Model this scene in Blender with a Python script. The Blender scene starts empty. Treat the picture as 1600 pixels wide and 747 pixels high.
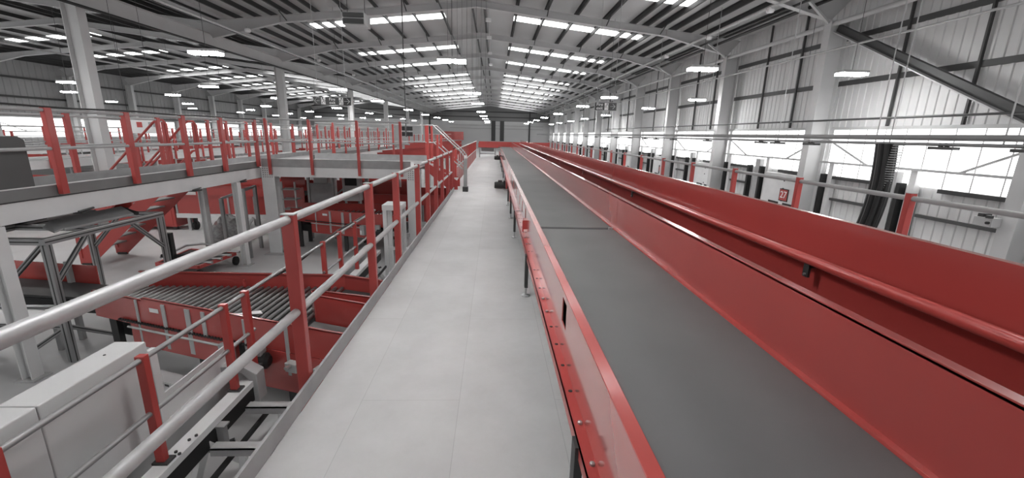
import bpy, math, random
from mathutils import Vector, Matrix
random.seed(7)
S = bpy.context.scene
COL = S.collection
FZ = -1.38          # warehouse floor; the walkway deck is z = 0

# ------------------------------------------------------------------ materials
def lin(c):
    c /= 255.0
    return c / 12.92 if c <= .04045 else ((c + .055) / 1.055) ** 2.4
def rgb(r, g=None, b=None):
    if g is None: g = b = r
    return (lin(r), lin(g), lin(b), 1)
M = {}
def mat(name, col, rough=.5, metal=0, spec=.5, coat=0, noise=0, nscale=4, bump=0, bscale=60):
    m = bpy.data.materials.new(name); m.use_nodes = True
    nt = m.node_tree; b = nt.nodes['Principled BSDF']
    b.inputs['Base Color'].default_value = col
    b.inputs['Roughness'].default_value = rough
    b.inputs['Metallic'].default_value = metal
    b.inputs['Specular IOR Level'].default_value = spec
    b.inputs['Coat Weight'].default_value = coat
    b.inputs['Coat Roughness'].default_value = .12
    if noise or bump:
        tc = nt.nodes.new('ShaderNodeTexCoord')
    if noise:
        n = nt.nodes.new('ShaderNodeTexNoise'); n.inputs['Scale'].default_value = nscale
        n.inputs['Detail'].default_value = 5
        r = nt.nodes.new('ShaderNodeMapRange')
        r.inputs['From Min'].default_value = .3; r.inputs['From Max'].default_value = .7
        r.inputs['To Min'].default_value = 1 - noise; r.inputs['To Max'].default_value = 1 + noise
        mx = nt.nodes.new('ShaderNodeVectorMath'); mx.operation = 'SCALE'
        mx.inputs[0].default_value = col[:3]
        nt.links.new(tc.outputs['Object'], n.inputs['Vector'])
        nt.links.new(n.outputs['Fac'], r.inputs['Value'])
        nt.links.new(r.outputs['Result'], mx.inputs['Scale'])
        nt.links.new(mx.outputs['Vector'], b.inputs['Base Color'])
    if bump:
        n2 = nt.nodes.new('ShaderNodeTexNoise'); n2.inputs['Scale'].default_value = bscale
        bp = nt.nodes.new('ShaderNodeBump'); bp.inputs['Strength'].default_value = bump
        bp.inputs['Distance'].default_value = .004
        nt.links.new(tc.outputs['Object'], n2.inputs['Vector'])
        nt.links.new(n2.outputs['Fac'], bp.inputs['Height'])
        nt.links.new(bp.outputs['Normal'], b.inputs['Normal'])
    M[name] = m
    return m
def emit(name, col, strength):
    m = bpy.data.materials.new(name); m.use_nodes = True
    nt = m.node_tree; b = nt.nodes['Principled BSDF']
    b.inputs['Base Color'].default_value = (.8, .8, .8, 1)
    b.inputs['Emission Color'].default_value = col
    b.inputs['Emission Strength'].default_value = strength
    M[name] = m
    return m
RED = rgb(172, 66, 62)
mat('red', RED, .38, coat=.25, noise=.06, nscale=2.5)
mat('red_panel', rgb(164, 64, 60), .27, coat=.6, noise=.05, nscale=1.5)
mat('red_gloss', rgb(190, 78, 73), .22, coat=.8, noise=.06, nscale=3)
mat('pipe', rgb(172), .48, metal=.3, noise=.1, nscale=9)
mat('steel_white', rgb(212), .5, noise=.05, nscale=3)
mat('steel_grey', rgb(168), .5, noise=.06, nscale=3)
mat('frame_steel', rgb(190), .55, noise=.05, nscale=1.2)
mat('purlin', rgb(46), .6)  # galvanised purlins; their shade under the roof is put into the colour
mat('red_pale', rgb(196, 98, 92), .15, coat=1, noise=.05, nscale=2)
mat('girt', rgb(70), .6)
mat('dark', rgb(52), .5, noise=.1)
mat('black', rgb(26), .55)
mat('alu', rgb(160), .35, metal=.6, noise=.06)
mat('kick', rgb(150), .5, noise=.1, nscale=5)
mat('kick_dark', rgb(118), .5, noise=.06, nscale=3)
mat('slab', rgb(84), .6, noise=.05)
mat('plate', rgb(140), .55, noise=.05)
mat('roller_dark', rgb(135), .3, metal=.75)
mat('belt', rgb(104), .55, noise=.1, nscale=1.6, bump=.15, bscale=350)
mat('belt_dark', rgb(58), .6, noise=.08)
mat('roller', rgb(120), .28, metal=.8)
mat('cover', rgb(194), .5, noise=.02)
mat('roof_sheet', rgb(186), .6, noise=.04, nscale=.6)
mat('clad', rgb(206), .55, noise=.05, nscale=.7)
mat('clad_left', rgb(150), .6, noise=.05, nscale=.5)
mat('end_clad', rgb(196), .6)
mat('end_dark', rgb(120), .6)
mat('sign_black', rgb(22), .4)
mat('sign_white', rgb(225), .5)
mat('board_white', rgb(215), .5)
mat('lens', rgb(235), .3)
mat('bag', rgb(110), .25, coat=.4, noise=.4, nscale=14)
mat('bolt', rgb(190), .3, metal=.7)
emit('daylight', (1, 1, 1, 1), 1.9)
emit('window_light', (1, 1, 1, 1), .95)
emit('led', (1, 1, 1, 1), 46)

def concrete():
    m = mat('concrete', rgb(186), .5, noise=.09, nscale=.9)
def deckmat():
    m = bpy.data.materials.new('deck'); m.use_nodes = True; nt = m.node_tree
    b = nt.nodes['Principled BSDF']; b.inputs['Roughness'].default_value = .55
    tc = nt.nodes.new('ShaderNodeTexCoord'); mp = nt.nodes.new('ShaderNodeMapping')
    mp.inputs['Rotation'].default_value = (0, 0, math.pi / 2)
    br = nt.nodes.new('ShaderNodeTexBrick')
    br.inputs['Color1'].default_value = rgb(190); br.inputs['Color2'].default_value = rgb(184)
    br.inputs['Mortar'].default_value = rgb(168)
    br.inputs['Scale'].default_value = 1; br.inputs['Mortar Size'].default_value = .0022
    br.inputs['Mortar Smooth'].default_value = .3
    br.inputs['Brick Width'].default_value = 2.44; br.inputs['Row Height'].default_value = .61
    n = nt.nodes.new('ShaderNodeTexNoise'); n.inputs['Scale'].default_value = 1.3; n.inputs['Detail'].default_value = 8
    n.inputs['Roughness'].default_value = .65
    r = nt.nodes.new('ShaderNodeMapRange'); r.inputs['From Min'].default_value = .3; r.inputs['From Max'].default_value = .7
    r.inputs['To Min'].default_value = .84; r.inputs['To Max'].default_value = 1.07
    mx = nt.nodes.new('ShaderNodeVectorMath'); mx.operation = 'SCALE'
    nt.links.new(tc.outputs['Object'], mp.inputs['Vector']); nt.links.new(mp.outputs['Vector'], br.inputs['Vector'])
    nt.links.new(tc.outputs['Object'], n.inputs['Vector']); nt.links.new(n.outputs['Fac'], r.inputs['Value'])
    nt.links.new(br.outputs['Color'], mx.inputs[0]); nt.links.new(r.outputs['Result'], mx.inputs['Scale'])
    nt.links.new(mx.outputs['Vector'], b.inputs['Base Color'])
    M['deck'] = m
concrete(); deckmat()

# ------------------------------------------------------------------ mesh builder
class MB:
    def __init__(s): s.v = []; s.f = []
    def add(s, vs, fs):
        o = len(s.v); s.v += [tuple(a) for a in vs]; s.f += [tuple(i + o for i in f) for f in fs]; return s
    def box(s, x0, x1, y0, y1, z0, z1):
        return s.add([(x0,y0,z0),(x1,y0,z0),(x1,y1,z0),(x0,y1,z0),(x0,y0,z1),(x1,y0,z1),(x1,y1,z1),(x0,y1,z1)],
                     [(0,3,2,1),(4,5,6,7),(0,1,5,4),(1,2,6,5),(2,3,7,6),(3,0,4,7)])
    def sec(s, p, q, prof, up=(0, 0, 1)):
        """profile of (side, up) points swept straight from p to q"""
        p, q, up = Vector(p), Vector(q), Vector(up)
        d = (q - p).normalized(); a = d.cross(up)
        if a.length < 1e-6: a = d.cross(Vector((0, 1, 0)))
        a.normalize(); u = a.cross(d); n = len(prof)
        vs = [p + a * x + u * y for x, y in prof] + [q + a * x + u * y for x, y in prof]
        fs = [tuple(range(n)), tuple(range(2 * n - 1, n - 1, -1))]
        fs += [(i, n + i, n + (i + 1) % n, (i + 1) % n) for i in range(n)]
        return s.add(vs, fs)
    def bar(s, p, q, w, h, up=(0, 0, 1)):
        w /= 2; h /= 2
        return s.sec(p, q, [(-w, -h), (w, -h), (w, h), (-w, h)], up)
    def tube(s, p, q, r, n=10):
        return s.sec(p, q, [(r * math.cos(2 * math.pi * i / n), r * math.sin(2 * math.pi * i / n)) for i in range(n)])
    def ibeam(s, p, q, dep, wid, tf=.02, tw=.015, up=(0, 0, 1)):
        h, w, t = dep / 2, wid / 2, tw / 2
        return s.sec(p, q, [(-w,-h),(w,-h),(w,-h+tf),(t,-h+tf),(t,h-tf),(w,h-tf),(w,h),(-w,h),(-w,h-tf),(-t,h-tf),(-t,-h+tf),(-w,-h+tf)], up)
    def chan(s, p, q, dep, wid, t=.008, up=(0, 0, 1), flip=1):
        h = dep / 2; w = wid * flip; t2 = t * flip
        return s.sec(p, q, [(0,-h),(w,-h),(w,-h+t),(t2,-h+t),(t2,h-t),(w,h-t),(w,h),(0,h)], up)
    def path(s, pts, r, n=8, closed=False):
        pts = [Vector(p) for p in pts]; N = len(pts); rings = []
        ref = None
        for i, p in enumerate(pts):
            a = pts[i - 1] if (i or closed) else p; b = pts[(i + 1) % N] if (i < N - 1 or closed) else p
            d = (b - a).normalized()
            if ref is None:
                ref = d.orthogonal().normalized()
            ref = (ref - d * ref.dot(d)).normalized(); c = d.cross(ref)
            rings.append([p + (ref * math.cos(2*math.pi*k/n) + c * math.sin(2*math.pi*k/n)) * r for k in range(n)])
        vs = [v for rg in rings for v in rg]; fs = []
        for i in range(N if closed else N - 1):
            j = (i + 1) % N
            for k in range(n):
                l = (k + 1) % n; fs.append((i*n+k, i*n+l, j*n+l, j*n+k))
        if not closed: fs += [tuple(range(n - 1, -1, -1)), tuple((N-1)*n + k for k in range(n))]
        return s.add(vs, fs)
    def slab(s, pts, off):
        """flat polygon pts thickened by vector off"""
        off = Vector(off); pts = [Vector(p) for p in pts]; n = len(pts)
        vs = pts + [p + off for p in pts]
        fs = [tuple(range(n - 1, -1, -1)), tuple(range(n, 2 * n))] + [(i, (i+1) % n, n + (i+1) % n, n + i) for i in range(n)]
        return s.add(vs, fs)
    def lathe(s, c, prof, axis='z', n=16):
        """profile of (radius, along) about an axis through c"""
        c = Vector(c); ax = {'x': (Vector((0,1,0)), Vector((0,0,1)), Vector((1,0,0))), 'y': (Vector((0,0,1)), Vector((1,0,0)), Vector((0,1,0))), 'z': (Vector((1,0,0)), Vector((0,1,0)), Vector((0,0,1)))}[axis]
        vs = []; fs = []
        for r, h in prof:
            for k in range(n):
                t = 2 * math.pi * k / n; vs.append(c + ax[0]*r*math.cos(t) + ax[1]*r*math.sin(t) + ax[2]*h)
        m = len(prof)
        for i in range(m - 1):
            for k in range(n):
                l = (k + 1) % n; fs.append((i*n+k, i*n+l, (i+1)*n+l, (i+1)*n+k))
        fs += [tuple(range(n - 1, -1, -1)), tuple((m-1)*n + k for k in range(n))]
        return s.add(vs, fs)
def build(name, mb, m, parent=None, bevel=0, smooth=False, label=None, cat=None, group=None, kind=None):
    v = mb.v
    xs = [a[0] for a in v]; ys = [a[1] for a in v]; zs = [a[2] for a in v]
    base = Vector(((min(xs)+max(xs))/2, (min(ys)+max(ys))/2, min(zs)))
    pw = Vector((0, 0, 0)); p = parent
    while p is not None: pw += p.location; p = p.parent
    me = bpy.data.meshes.new(name)
    me.from_pydata([tuple(Vector(a) - base) for a in v], [], mb.f)
    import bmesh
    bm = bmesh.new(); bm.from_mesh(me); bmesh.ops.recalc_face_normals(bm, faces=bm.faces); bm.to_mesh(me); bm.free()
    me.materials.append(M[m])
    if smooth:
        me.polygons.foreach_set('use_smooth', [True] * len(me.polygons))
        try: me.set_sharp_from_angle(angle=math.radians(40))
        except Exception: pass
    o = bpy.data.objects.new(name, me); COL.objects.link(o)
    o.parent = parent; o.location = base - pw
    if bevel:
        md = o.modifiers.new('bevel', 'BEVEL'); md.width = bevel; md.segments = 2; md.limit_method = 'ANGLE'
    tag(o, label, cat, group, kind)
    return o
def tag(o, label=None, cat=None, group=None, kind=None):
    for k, x in (('label', label), ('category', cat), ('group', group), ('kind', kind)):
        if x: o[k] = x
    return o
def thing(name, loc, label, cat, group=None):
    o = bpy.data.objects.new(name, None); COL.objects.link(o); o.location = loc; o.empty_display_size = .1
    return tag(o, label, cat, group)
def copy_tree(o, parent=None):
    c = o.copy(); COL.objects.link(c); c.parent = parent
    for ch in list(o.children): copy_tree(ch, c)
    return c
def struct(name, mb, m, **k): return build(name, mb, m, kind='structure', **k)
ORD = ['nearest', 'second', 'third', 'fourth', 'fifth', 'sixth', 'seventh', 'eighth', 'ninth', 'tenth', 'eleventh', 'twelfth', 'thirteenth', 'fourteenth', 'fifteenth', 'sixteenth', 'seventeenth', 'eighteenth']
def text(name, body, size, loc, xdir, zdir, m, parent, depth=.004):
    cu = bpy.data.curves.new(name, 'FONT'); cu.body = body; cu.size = size; cu.extrude = depth
    cu.align_x = 'CENTER'; cu.align_y = 'CENTER'; cu.space_line = .8
    t = bpy.data.objects.new('t', cu); COL.objects.link(t); bpy.context.view_layer.update()
    me = bpy.data.meshes.new_from_object(t.evaluated_get(bpy.context.evaluated_depsgraph_get()))
    bpy.data.objects.remove(t); x = Vector(xdir).normalized(); y = Vector(zdir).normalized(); z = x.cross(y)
    L = Vector(loc); mb = MB(); mb.add([L + x*v.co.x + y*v.co.y + z*v.co.z for v in me.vertices], [tuple(p.vertices) for p in me.polygons])
    return build(name, mb, m, parent)

# ------------------------------------------------------------------ camera
def camera():
    y, p, r = math.radians(2.6956), math.radians(13.898), math.radians(-1.4238)
    f = Vector((math.sin(y)*math.cos(p), math.cos(y)*math.cos(p), -math.sin(p))); rt = Vector((math.cos(y), -math.sin(y), 0)); d = f.cross(rt)
    r2 = rt*math.cos(r) + d*math.sin(r); d2 = -rt*math.sin(r) + d*math.cos(r)
    c = bpy.data.cameras.new('camera'); o = bpy.data.objects.new('camera', c); COL.objects.link(o)
    up = -d2; back = -f
    o.matrix_world = Matrix(((r2.x, up.x, back.x, 0), (r2.y, up.y, back.y, 0), (r2.z, up.z, back.z, 1.65), (0, 0, 0, 1)))
    c.sensor_width = 36; c.sensor_fit = 'HORIZONTAL'; c.lens = 36 * 661.5 / 1600; c.clip_end = 300; c.clip_start = .05
    S.camera = o
camera()


# ------------------------------------------------------------------ shell
BAY = 6.15; FY = [20.35 + BAY * k for k in range(-3, 12)]      # roof frames 1.9 .. 88
RX = -.8                                                        # ridge of the near span
HS = 11.6                                                       # half span
RX2 = RX - 2 * HS
WR = 11.32; WL = RX2 - HS - .35; YE = 89.2; YB = -4.0
TAN = .107
struct('floor', MB().box(WL - .3, WR + .3, YB, YE + .3, FZ - .15, FZ), 'concrete')
# ribbed cladding, right wall
def ribbed(x, y0, y1, z0, z1, sgn, pitch=.25, d=.022):
    prof = []; y = y0
    while y < y1:
        prof += [(x, y), (x, y + pitch*.62), (x - sgn*d, y + pitch*.7), (x - sgn*d, y + pitch*.92)]; y += pitch
    prof.append((x, y1)); n = len(prof)
    prof += [(x + sgn*.08, y1), (x + sgn*.08, y0)]
    mb = MB(); m = len(prof)
    mb.v = [(a, b, z0) for a, b in prof] + [(a, b, z1) for a, b in prof]
    mb.f = [(i, (i+1) % m, m + (i+1) % m, m + i) for i in range(m)]
    return mb
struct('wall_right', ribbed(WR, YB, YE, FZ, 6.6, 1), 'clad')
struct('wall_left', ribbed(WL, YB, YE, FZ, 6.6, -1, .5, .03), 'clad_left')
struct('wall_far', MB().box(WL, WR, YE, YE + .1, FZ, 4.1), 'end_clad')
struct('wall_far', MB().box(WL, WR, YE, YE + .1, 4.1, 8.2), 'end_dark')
# roof sheets
def zroof(dx): return 7.46 - TAN * abs(dx)
mb = MB()
for c in (RX, RX2):
    for s in (-1, 1):
        e = HS + .6
        mb.slab([(c, YB, zroof(0)), (c + s*e, YB, zroof(e)), (c + s*e, YE, zroof(e)), (c, YE, zroof(0))], (0, 0, .12))
struct('ceiling', mb, 'roof_sheet')
SKY = [4.9, 11.0, 17.2, 23.1, 30.7, 36.5, 44.35, 50.6, 56.7, 62.9, 69.1, 75.2, 81.4, 87.5]
# skylight strips, one per bay and slope
n = 0
for c, cn in ((RX, 'near'), (RX2, 'far')):
    for s in (-1, 1):
        for i, y in enumerate(FY[:-1]):
            a, b = 1.7, 8.35; yc = SKY[i]
            n += 1
            p = []
            mb = MB().slab([(c + s*a, yc - .42, zroof(a) - .03), (c + s*b, yc - .42, zroof(b) - .03), (c + s*b, yc + .42, zroof(b) - .03), (c + s*a, yc + .42, zroof(a) - .03)], (0, 0, .028))
            struct('window_%d' % n, mb, 'daylight')
NW = n
# rafters
def rafter(c, y, name, label, near):
    root = thing('roof_rafter', (c, y, 6.9), label, 'rafter', 'roof rafters')
    for s in (-1, 1):
        bot = [(0, 6.98), (8.44, 6.98 - TAN*8.44*1.0), (11.35, 5.36)]
        top = [(11.9, 7.25 - TAN*11.9), (0, 7.25)]
        poly = [(c + s*x, y - .008, z) for x, z in bot + top]
        mb = MB().slab(poly, (0, .016, 0))
        for (xa, za), (xb, zb) in zip(bot, bot[1:]):
            mb.bar((c + s*xa, y, za), (c + s*xb, y, zb), .2, .022)
        mb.bar((c + s*top[0][0], y, top[0][1]), (c + s*top[1][0], y, top[1][1]), .2, .022)
        for xx in (8.44,):
            mb.box(c + s*xx - .006, c + s*xx + .006, y - .1, y + .1, 6.1, 6.34)
        r = build('rafter_beam', mb, 'frame_steel', root)
    if near:
        for s in (-1, 1):
            for x in (3.05, 5.7, 8.15):
                zb = 7.0 - TAN*x
                build('fly_brace', MB().bar((c + s*x, y - .09, zb + .02), (c + s*x, y - .75, 7.25 - TAN*x), .04, .02), 'purlin', root)
for i, y in enumerate(FY):
    rafter(RX, y, 'r', 'grey steel roof rafter over the nearer hall, %s from the front' % ORD[i], i < 8)
    rafter(RX2, y + .04, 'r', 'grey steel roof rafter over the left hall, %s from the front' % ORD[i], False)
# purlins : continuous Z sections the length of the hall
PX = [.28, 1.75, 3.05, 4.4, 5.7, 6.95, 7.55, 8.15, 8.8, 9.5, 10.3, 11.1]
for c, cn in ((RX, 'nearer hall'), (RX2, 'left hall')):
    for s, sn in ((-1, 'left'), (1, 'right')):
        for i, x in enumerate(PX):
            z = 7.26 - TAN*x
            prof = [(-.006,-.1),(.065,-.1),(.065,-.085),(.006,-.085),(.006,.1),(-.065,.1),(-.065,.085),(-.006,.085)]
            mb = MB().sec((c + s*x, YB, z + .1), (c + s*x, YE, z + .1), prof)
            build('roof_purlin', mb, 'purlin', label='shade-darkened roof purlin along the %s slope of the %s, %s from the ridge' % (sn, cn, ORD[i].replace('nearest', 'first')), cat='purlin', group='roof purlins')
# right wall columns
def column(x0, x1, y, top, label, face, matname='frame_steel'):
    root = thing('steel_column', ((x0+x1)/2, y, FZ), label, 'column', 'steel columns')
    xm = (x0 + x1)/2
    mb = MB().ibeam((xm, y, FZ), (xm, y, top), .3, x1 - x0, up=(0, 1, 0)) if face == 'y' else \
        MB().ibeam((xm, y, FZ), (xm, y, top), x1 - x0, .3, .022, .016, up=(1, 0, 0))
    build('column_shaft', mb, matname, root)
    build('base_plate', MB().box(x0 - .06, x1 + .06, y - .22, y + .22, FZ, FZ + .025), matname, root)
    build('column_cap', MB().box(x0 - .02, x1 + .02, y - .17, y + .17, top, top + .03), matname, root)
    return root
for i, y in enumerate(FY[1:-1]):
    column(10.5, 11.1, y, 5.32, 'pale steel column standing at the right wall, %s from the front' % ORD[i], 'x')
for i, k in enumerate(range(2, 14, 2)):
    column(-12.62, -12.18, FY[k], 5.05, 'free-standing pale steel column between the two halls, %s from the front' % ORD[i], 'x')
for i, y in enumerate(FY[4:-1]):
    column(WL + .2, WL + .75, y, 5.32, 'grey steel column against the far left wall, %s from the left' % ORD[i], 'x')
# valley beam
mb = MB().ibeam((-12.4, YB, 5.33), (-12.4, YE, 5.33), .5, .24)
build('valley_beam', mb, 'frame_steel', label='long grey steel valley beam carried on the free-standing columns', cat='beam')
# eaves strut, knee struts and the diagonal wall brace
build('eaves_strut', MB().tube((10.62, YB, 5.25), (10.62, YE, 5.25), .075, 12), 'frame_steel', label='pale round strut linking the tops of the right wall columns', cat='strut')
wb = thing('wall_brace', (10.82, 11.2, 2.1), 'heavy diagonal steel brace between the two nearest right wall columns', 'brace')
build('brace_web', MB().chan((10.76, 14.1, 5.14), (10.76, 8.25, 2.14), .2, .12, .012, flip=-1), 'girt', wb)  # dark girt colour stands in for the shade in the web's recess
build('brace_flange', MB().bar((10.72, 14.1, 5.02), (10.72, 8.25, 2.02), .2, .03), 'frame_steel', wb)
for i, y in enumerate(FY[1:9]):
    build('knee_strut', MB().bar((10.5, y, 5.3), (9.35, y - .6, 5.72), .07, .07), 'frame_steel', label='short sloping strut from a right wall column top to the roof, %s from the front' % ORD[i], cat='strut', group='knee struts')
# girts (structure)
t = 0
def trim(mb, m='girt'):
    global t
    t += 1; return struct('trim_%d' % t, mb, m)
for z in (3.5, 4.88):
    trim(MB().chan((WR - .06, YB, z), (WR - .06, YE, z), .15, .08, .01))
for z in (3.5, 4.9):
    trim(MB().chan((WL + .06, YB, z), (WL + .06, YE, z), .15, .08, .01))
for i, y in enumerate(FY[:-1]):
    for f in (.33, .66):
        trim(MB().box(WR - .11, WR - .04, y + BAY*f - .025, y + BAY*f + .025, 2.1, 6.3))
# windows of the right wall with frame pieces and bracing
for i, y in enumerate(FY[:-1]):
    y0, y1 = y + .2, y + BAY - .2
    if y1 < 4: continue
    NW += 1
    struct('window_%d' % NW, MB().box(WR - .075, WR - .05, y0, y1, .57, 2.04), 'window_light')
    trim(MB().box(WR - .16, WR - .02, y0 - .05, y1 + .05, 2.04, 2.13), 'frame_steel')
    trim(MB().box(WR - .2, WR - .02, y0 + .05, y0 + 1.9, .47, .57), 'dark')
    trim(MB().box(WR - .2, WR - .02, y1 - 1.9, y1, .47, .57), 'dark')
    mb = MB()
    for k in range(1, 9): mb.box(WR - .085, WR - .074, y0 + (y1-y0)*k/9 - .012, y0 + (y1-y0)*k/9 + .012, .57, 2.04)
    trim(mb, 'steel_grey')
    trim(MB().box(WR - .3, WR - .24, y0 - .1, y1 + .1, .97, 1.03), 'steel_grey')
    trim(MB().bar((WR - .27, y1 + .05, 1.78), (WR - .27, y1 - 1.75, 1.0), .04, .05), 'steel_grey')
    trim(MB().bar((WR - .27, y0 + .05, 1.66), (WR - .27, y0 + 1.45, 1.0), .04, .05), 'steel_grey')
for i, y in enumerate(FY[2:-1]):
    y0, y1 = y + .35, y + BAY - .35
    NW += 1
    struct('window_%d' % NW, MB().box(WL + .05, WL + .075, y0, y1, .55, 2.0), 'window_light')
    trim(MB().box(WL + .02, WL + .16, y0, y1, 2.0, 2.1), 'frame_steel')
    trim(MB().box(WL + .24, WL + .3, y0 - .1, y1 + .1, .92, .98), 'steel_grey')
    trim(MB().bar((WL + .27, y0, 1.7), (WL + .27, y0 + 2, .95), .04, .05), 'steel_grey')
# dock doors along the right wall : hood panel, black guide tracks, jambs, girts
nd = 0
for i, y in enumerate(FY[:-1]):
    if y < 1: continue
    nd += 1
    XD = WR - .1
    far0 = y + 3.55
    for (a, b) in ((y + .35, y + 2.55), (y + 4.0, y + 5.5)):
        trim(MB().box(XD - .06, XD + .03, a, b, -.22, -.14))
    for yy in (y + 2.78, y + 5.6):
        trim(MB().box(XD - .12, XD + .05, yy - .09, yy + .09, FZ, 1.0), 'steel_white')
    for yy in (y + 3.02, y + 3.86, y + 5.78):
        trim(MB().box(XD - .25, XD - .05, yy - .055, yy + .055, FZ, .62), 'black')
    trim(MB().box(XD - .16, XD + .05, y + 3.2, y + 3.5, FZ, .9), 'steel_grey')
    if i >= 1 and y > 9:
        d = struct('door_%d' % nd, MB().box(XD - .28, XD - .02, y + .6, y + 2.55, FZ, .44), 'steel_white', bevel=.01)
        build('door_slot', MB().box(XD - .29, XD - .27, y + .75, y + 1.25, -.72, -.62), 'black', d)
        build('door_slot', MB().box(XD - .29, XD - .27, y + 1.5, y + 2.1, -.72, -.62), 'black', d)
        for zz in (.2, -.1, -.55): build('door_bolt', MB().lathe((XD - .3, y + 1.35, zz), [(.03, 0), (.03, .03)], 'x', 8), 'dark', d)
# door number sign
XS = WR - .405
root = thing('dock_number_sign', (XS, 15.45, -.5), 'square red sign with white number 27 on a pale dock door hood', 'sign')
build('sign_plate', MB().box(XS, XS + .022, 15.24, 15.66, -.53, -.13), 'red', root)
build('sign_border', MB().box(XS + .005, XS + .024, 15.21, 15.69, -.56, -.10), 'sign_black', root)
text('sign_number', '27', .36, (XS - .004, 15.45, -.33), (0, -1, 0), (0, 0, 1), 'sign_white', root)
for (y, z, m, lab) in ((26.8 + .9, -.34, 'red', 'small red and black number sign on a distant dock door hood'), (32.65 + .9, -.36, 'dark', 'small dark number sign on the dock door hood beyond the red and black one')):
    root = thing('dock_number_sign', (XS, y, z - .2), lab, 'sign')
    build('sign_border', MB().box(XS + .005, XS + .024, y - .24, y + .24, z - .32, z + .24), 'sign_black', root)
    build('sign_plate', MB().box(XS, XS + .02, y - .15, y + .15, z - .12, z + .14), m, root)
# control box on nearest column
root = thing('wall_control_box', (10.45, 8.3, 0), 'small grey control box on the nearest right wall column', 'control box')
build('box_body', MB().box(10.28, 10.5, 8.15, 8.5, .02, .2), 'steel_grey', root, bevel=.008)
build('lamp_bracket', MB().box(10.2, 10.3, 8.15, 8.22, .2, .26), 'dark', root)
build('lamp_bracket', MB().box(10.3, 10.5, 8.35, 8.45, .2, .27), 'dark', root)
build('push_button', MB().lathe((10.28, 8.2, .1), [(.03, -.05), (.03, 0)], 'x', 10), 'black', root)
# overhead cable track along the docks
TXX = 8.5
root = thing('overhead_cable_track', (TXX, 30, 1.66), 'long grey overhead cable track hanging in front of the dock windows', 'cable track')
build('upper_rail', MB().bar((TXX, 3, 1.80), (TXX, 86, 1.80), .1, .07).bar((TXX, 3, 1.745), (TXX, 86, 1.745), .05, .04), 'kick_dark', root)
build('lower_rail', MB().tube((TXX, 3, 1.655), (TXX, 86, 1.655), .034), 'kick_dark', root)
for k, y in enumerate((6.9, 9.0, 9.35, 12.7, 17.2, 23, 29, 35, 41, 47, 53)):
    build('hanger_rod', MB().tube((TXX, y, 1.65), (TXX, y, 6.55), .012, 6), 'steel_grey', root)
for k, y in enumerate((6.5, 7.85, 11.3, 12.7, 13.5, 17.0, 20.3, 22.5, 24.2, 27, 30, 32, 36, 40)):
    mb = MB().box(TXX - .09, TXX + .09, y - .22, y + .22, 1.56, 1.615)
    b = build('cable_trolley', mb, 'dark', root, bevel=.006)
    build('trolley_wheel', MB().box(TXX - .03, TXX + .03, y - .08, y - .03, 1.615, 1.68).box(TXX - .03, TXX + .03, y + .03, y + .08, 1.615, 1.68), 'black', b)
# black hose bundle hanging from the track
root = thing('hose_bundle', (TXX, 9.1, FZ), 'thick bundle of black hoses hanging from the overhead track', 'hose bundle')
for k in range(8):
    a = k * 2 * math.pi / 8; dx, dy = .12*math.cos(a), .15*math.sin(a)
    pts = [(TXX + dx, 9.05 + dy + .22*math.sin(math.pi*min(1, u*1.25))*-.7 + .25*u, 1.64 - 3.0*u) for u in [j/14 for j in range(15)]]
    build('hose', MB().path(pts, .06, 8), 'black', root, smooth=True)
mb = MB()
for j in range(26):
    z = 1.62 - j*.05
    mb.path([(TXX + .1*math.cos(t_), 8.76 + .09*math.sin(t_) + .2*j/26, z) for t_ in [2*math.pi*q/10 for q in range(10)]], .008, 5, True)
build('coil_sleeve', mb, 'steel_grey', root)
# pipes under the roof
for nm, x, z, r, y0, y1, m, lab in (
    ('roof_pipe', 8.8, 5.8, .065, YB, YE, 'pipe', 'thick pale pipe along the right side of the roof'),
    ('roof_pipe', 9.25, 5.72, .04, YB, YE, 'black', 'black pipe beside the thick pale pipe under the right roof'),
    ('cable_ladder', 9.8, 5.72, .06, YB, YE, 'black', 'dark cable run nearest the right wall under the roof'),
    ('roof_pipe', -10.5, 5.42, .05, YB, YE, 'pipe', 'long pale pipe along the left valley of the nearer hall'),
    ('roof_pipe', -10.85, 5.5, .03, YB, YE, 'black', 'thin black pipe beside the pale pipe on the left valley'),
    ('roof_pipe', -12.0, 4.95, .045, YB, YE, 'black', 'black pipe under the valley beam'),
    ('roof_pipe', -2.35, 6.85, .03, YB, YE, 'dark', 'thin dark pipe along the left of the ridge'),
    ('wall_conduit', 10.3, 2.3, .028, 3, 40, 'dark', 'dark conduit along the right wall just above the windows'),
    ('wall_conduit', WL + 1.3, 2.25, .06, 20, 86, 'dark', 'dark conduit along the far left wall above the windows')):
    build(nm, MB().tube((x, y0, z), (x, y1, z), r, 8), m, label=lab, cat='pipe' if 'cable' not in nm else 'cable')
for k, (x, y) in enumerate(((8.8, 14.6), (8.8, 18.6), (8.8, 23), (-10.5, 20), (-10.5, 27.5), (-10.5, 34))):
    root = thing('smoke_detector', (x, y, 5.9 if x > 0 else 5.4), 'round white detector on the %s roof pipe, %s from the front' % ('right' if x > 0 else 'left', ORD[k % 3]), 'detector')
    zz = 5.62 if x > 0 else 5.56
    build('detector_body', MB().lathe((x, y, zz), [(.02, 0), (.1, .02), (.13, .09), (.1, .16), (.04, .18)], 'z', 14), 'lens', root, smooth=True)
    build('detector_clip', MB().box(x - .03, x + .03, y - .05, y + .05, zz + .12, zz + .24), 'steel_grey', root)
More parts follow.
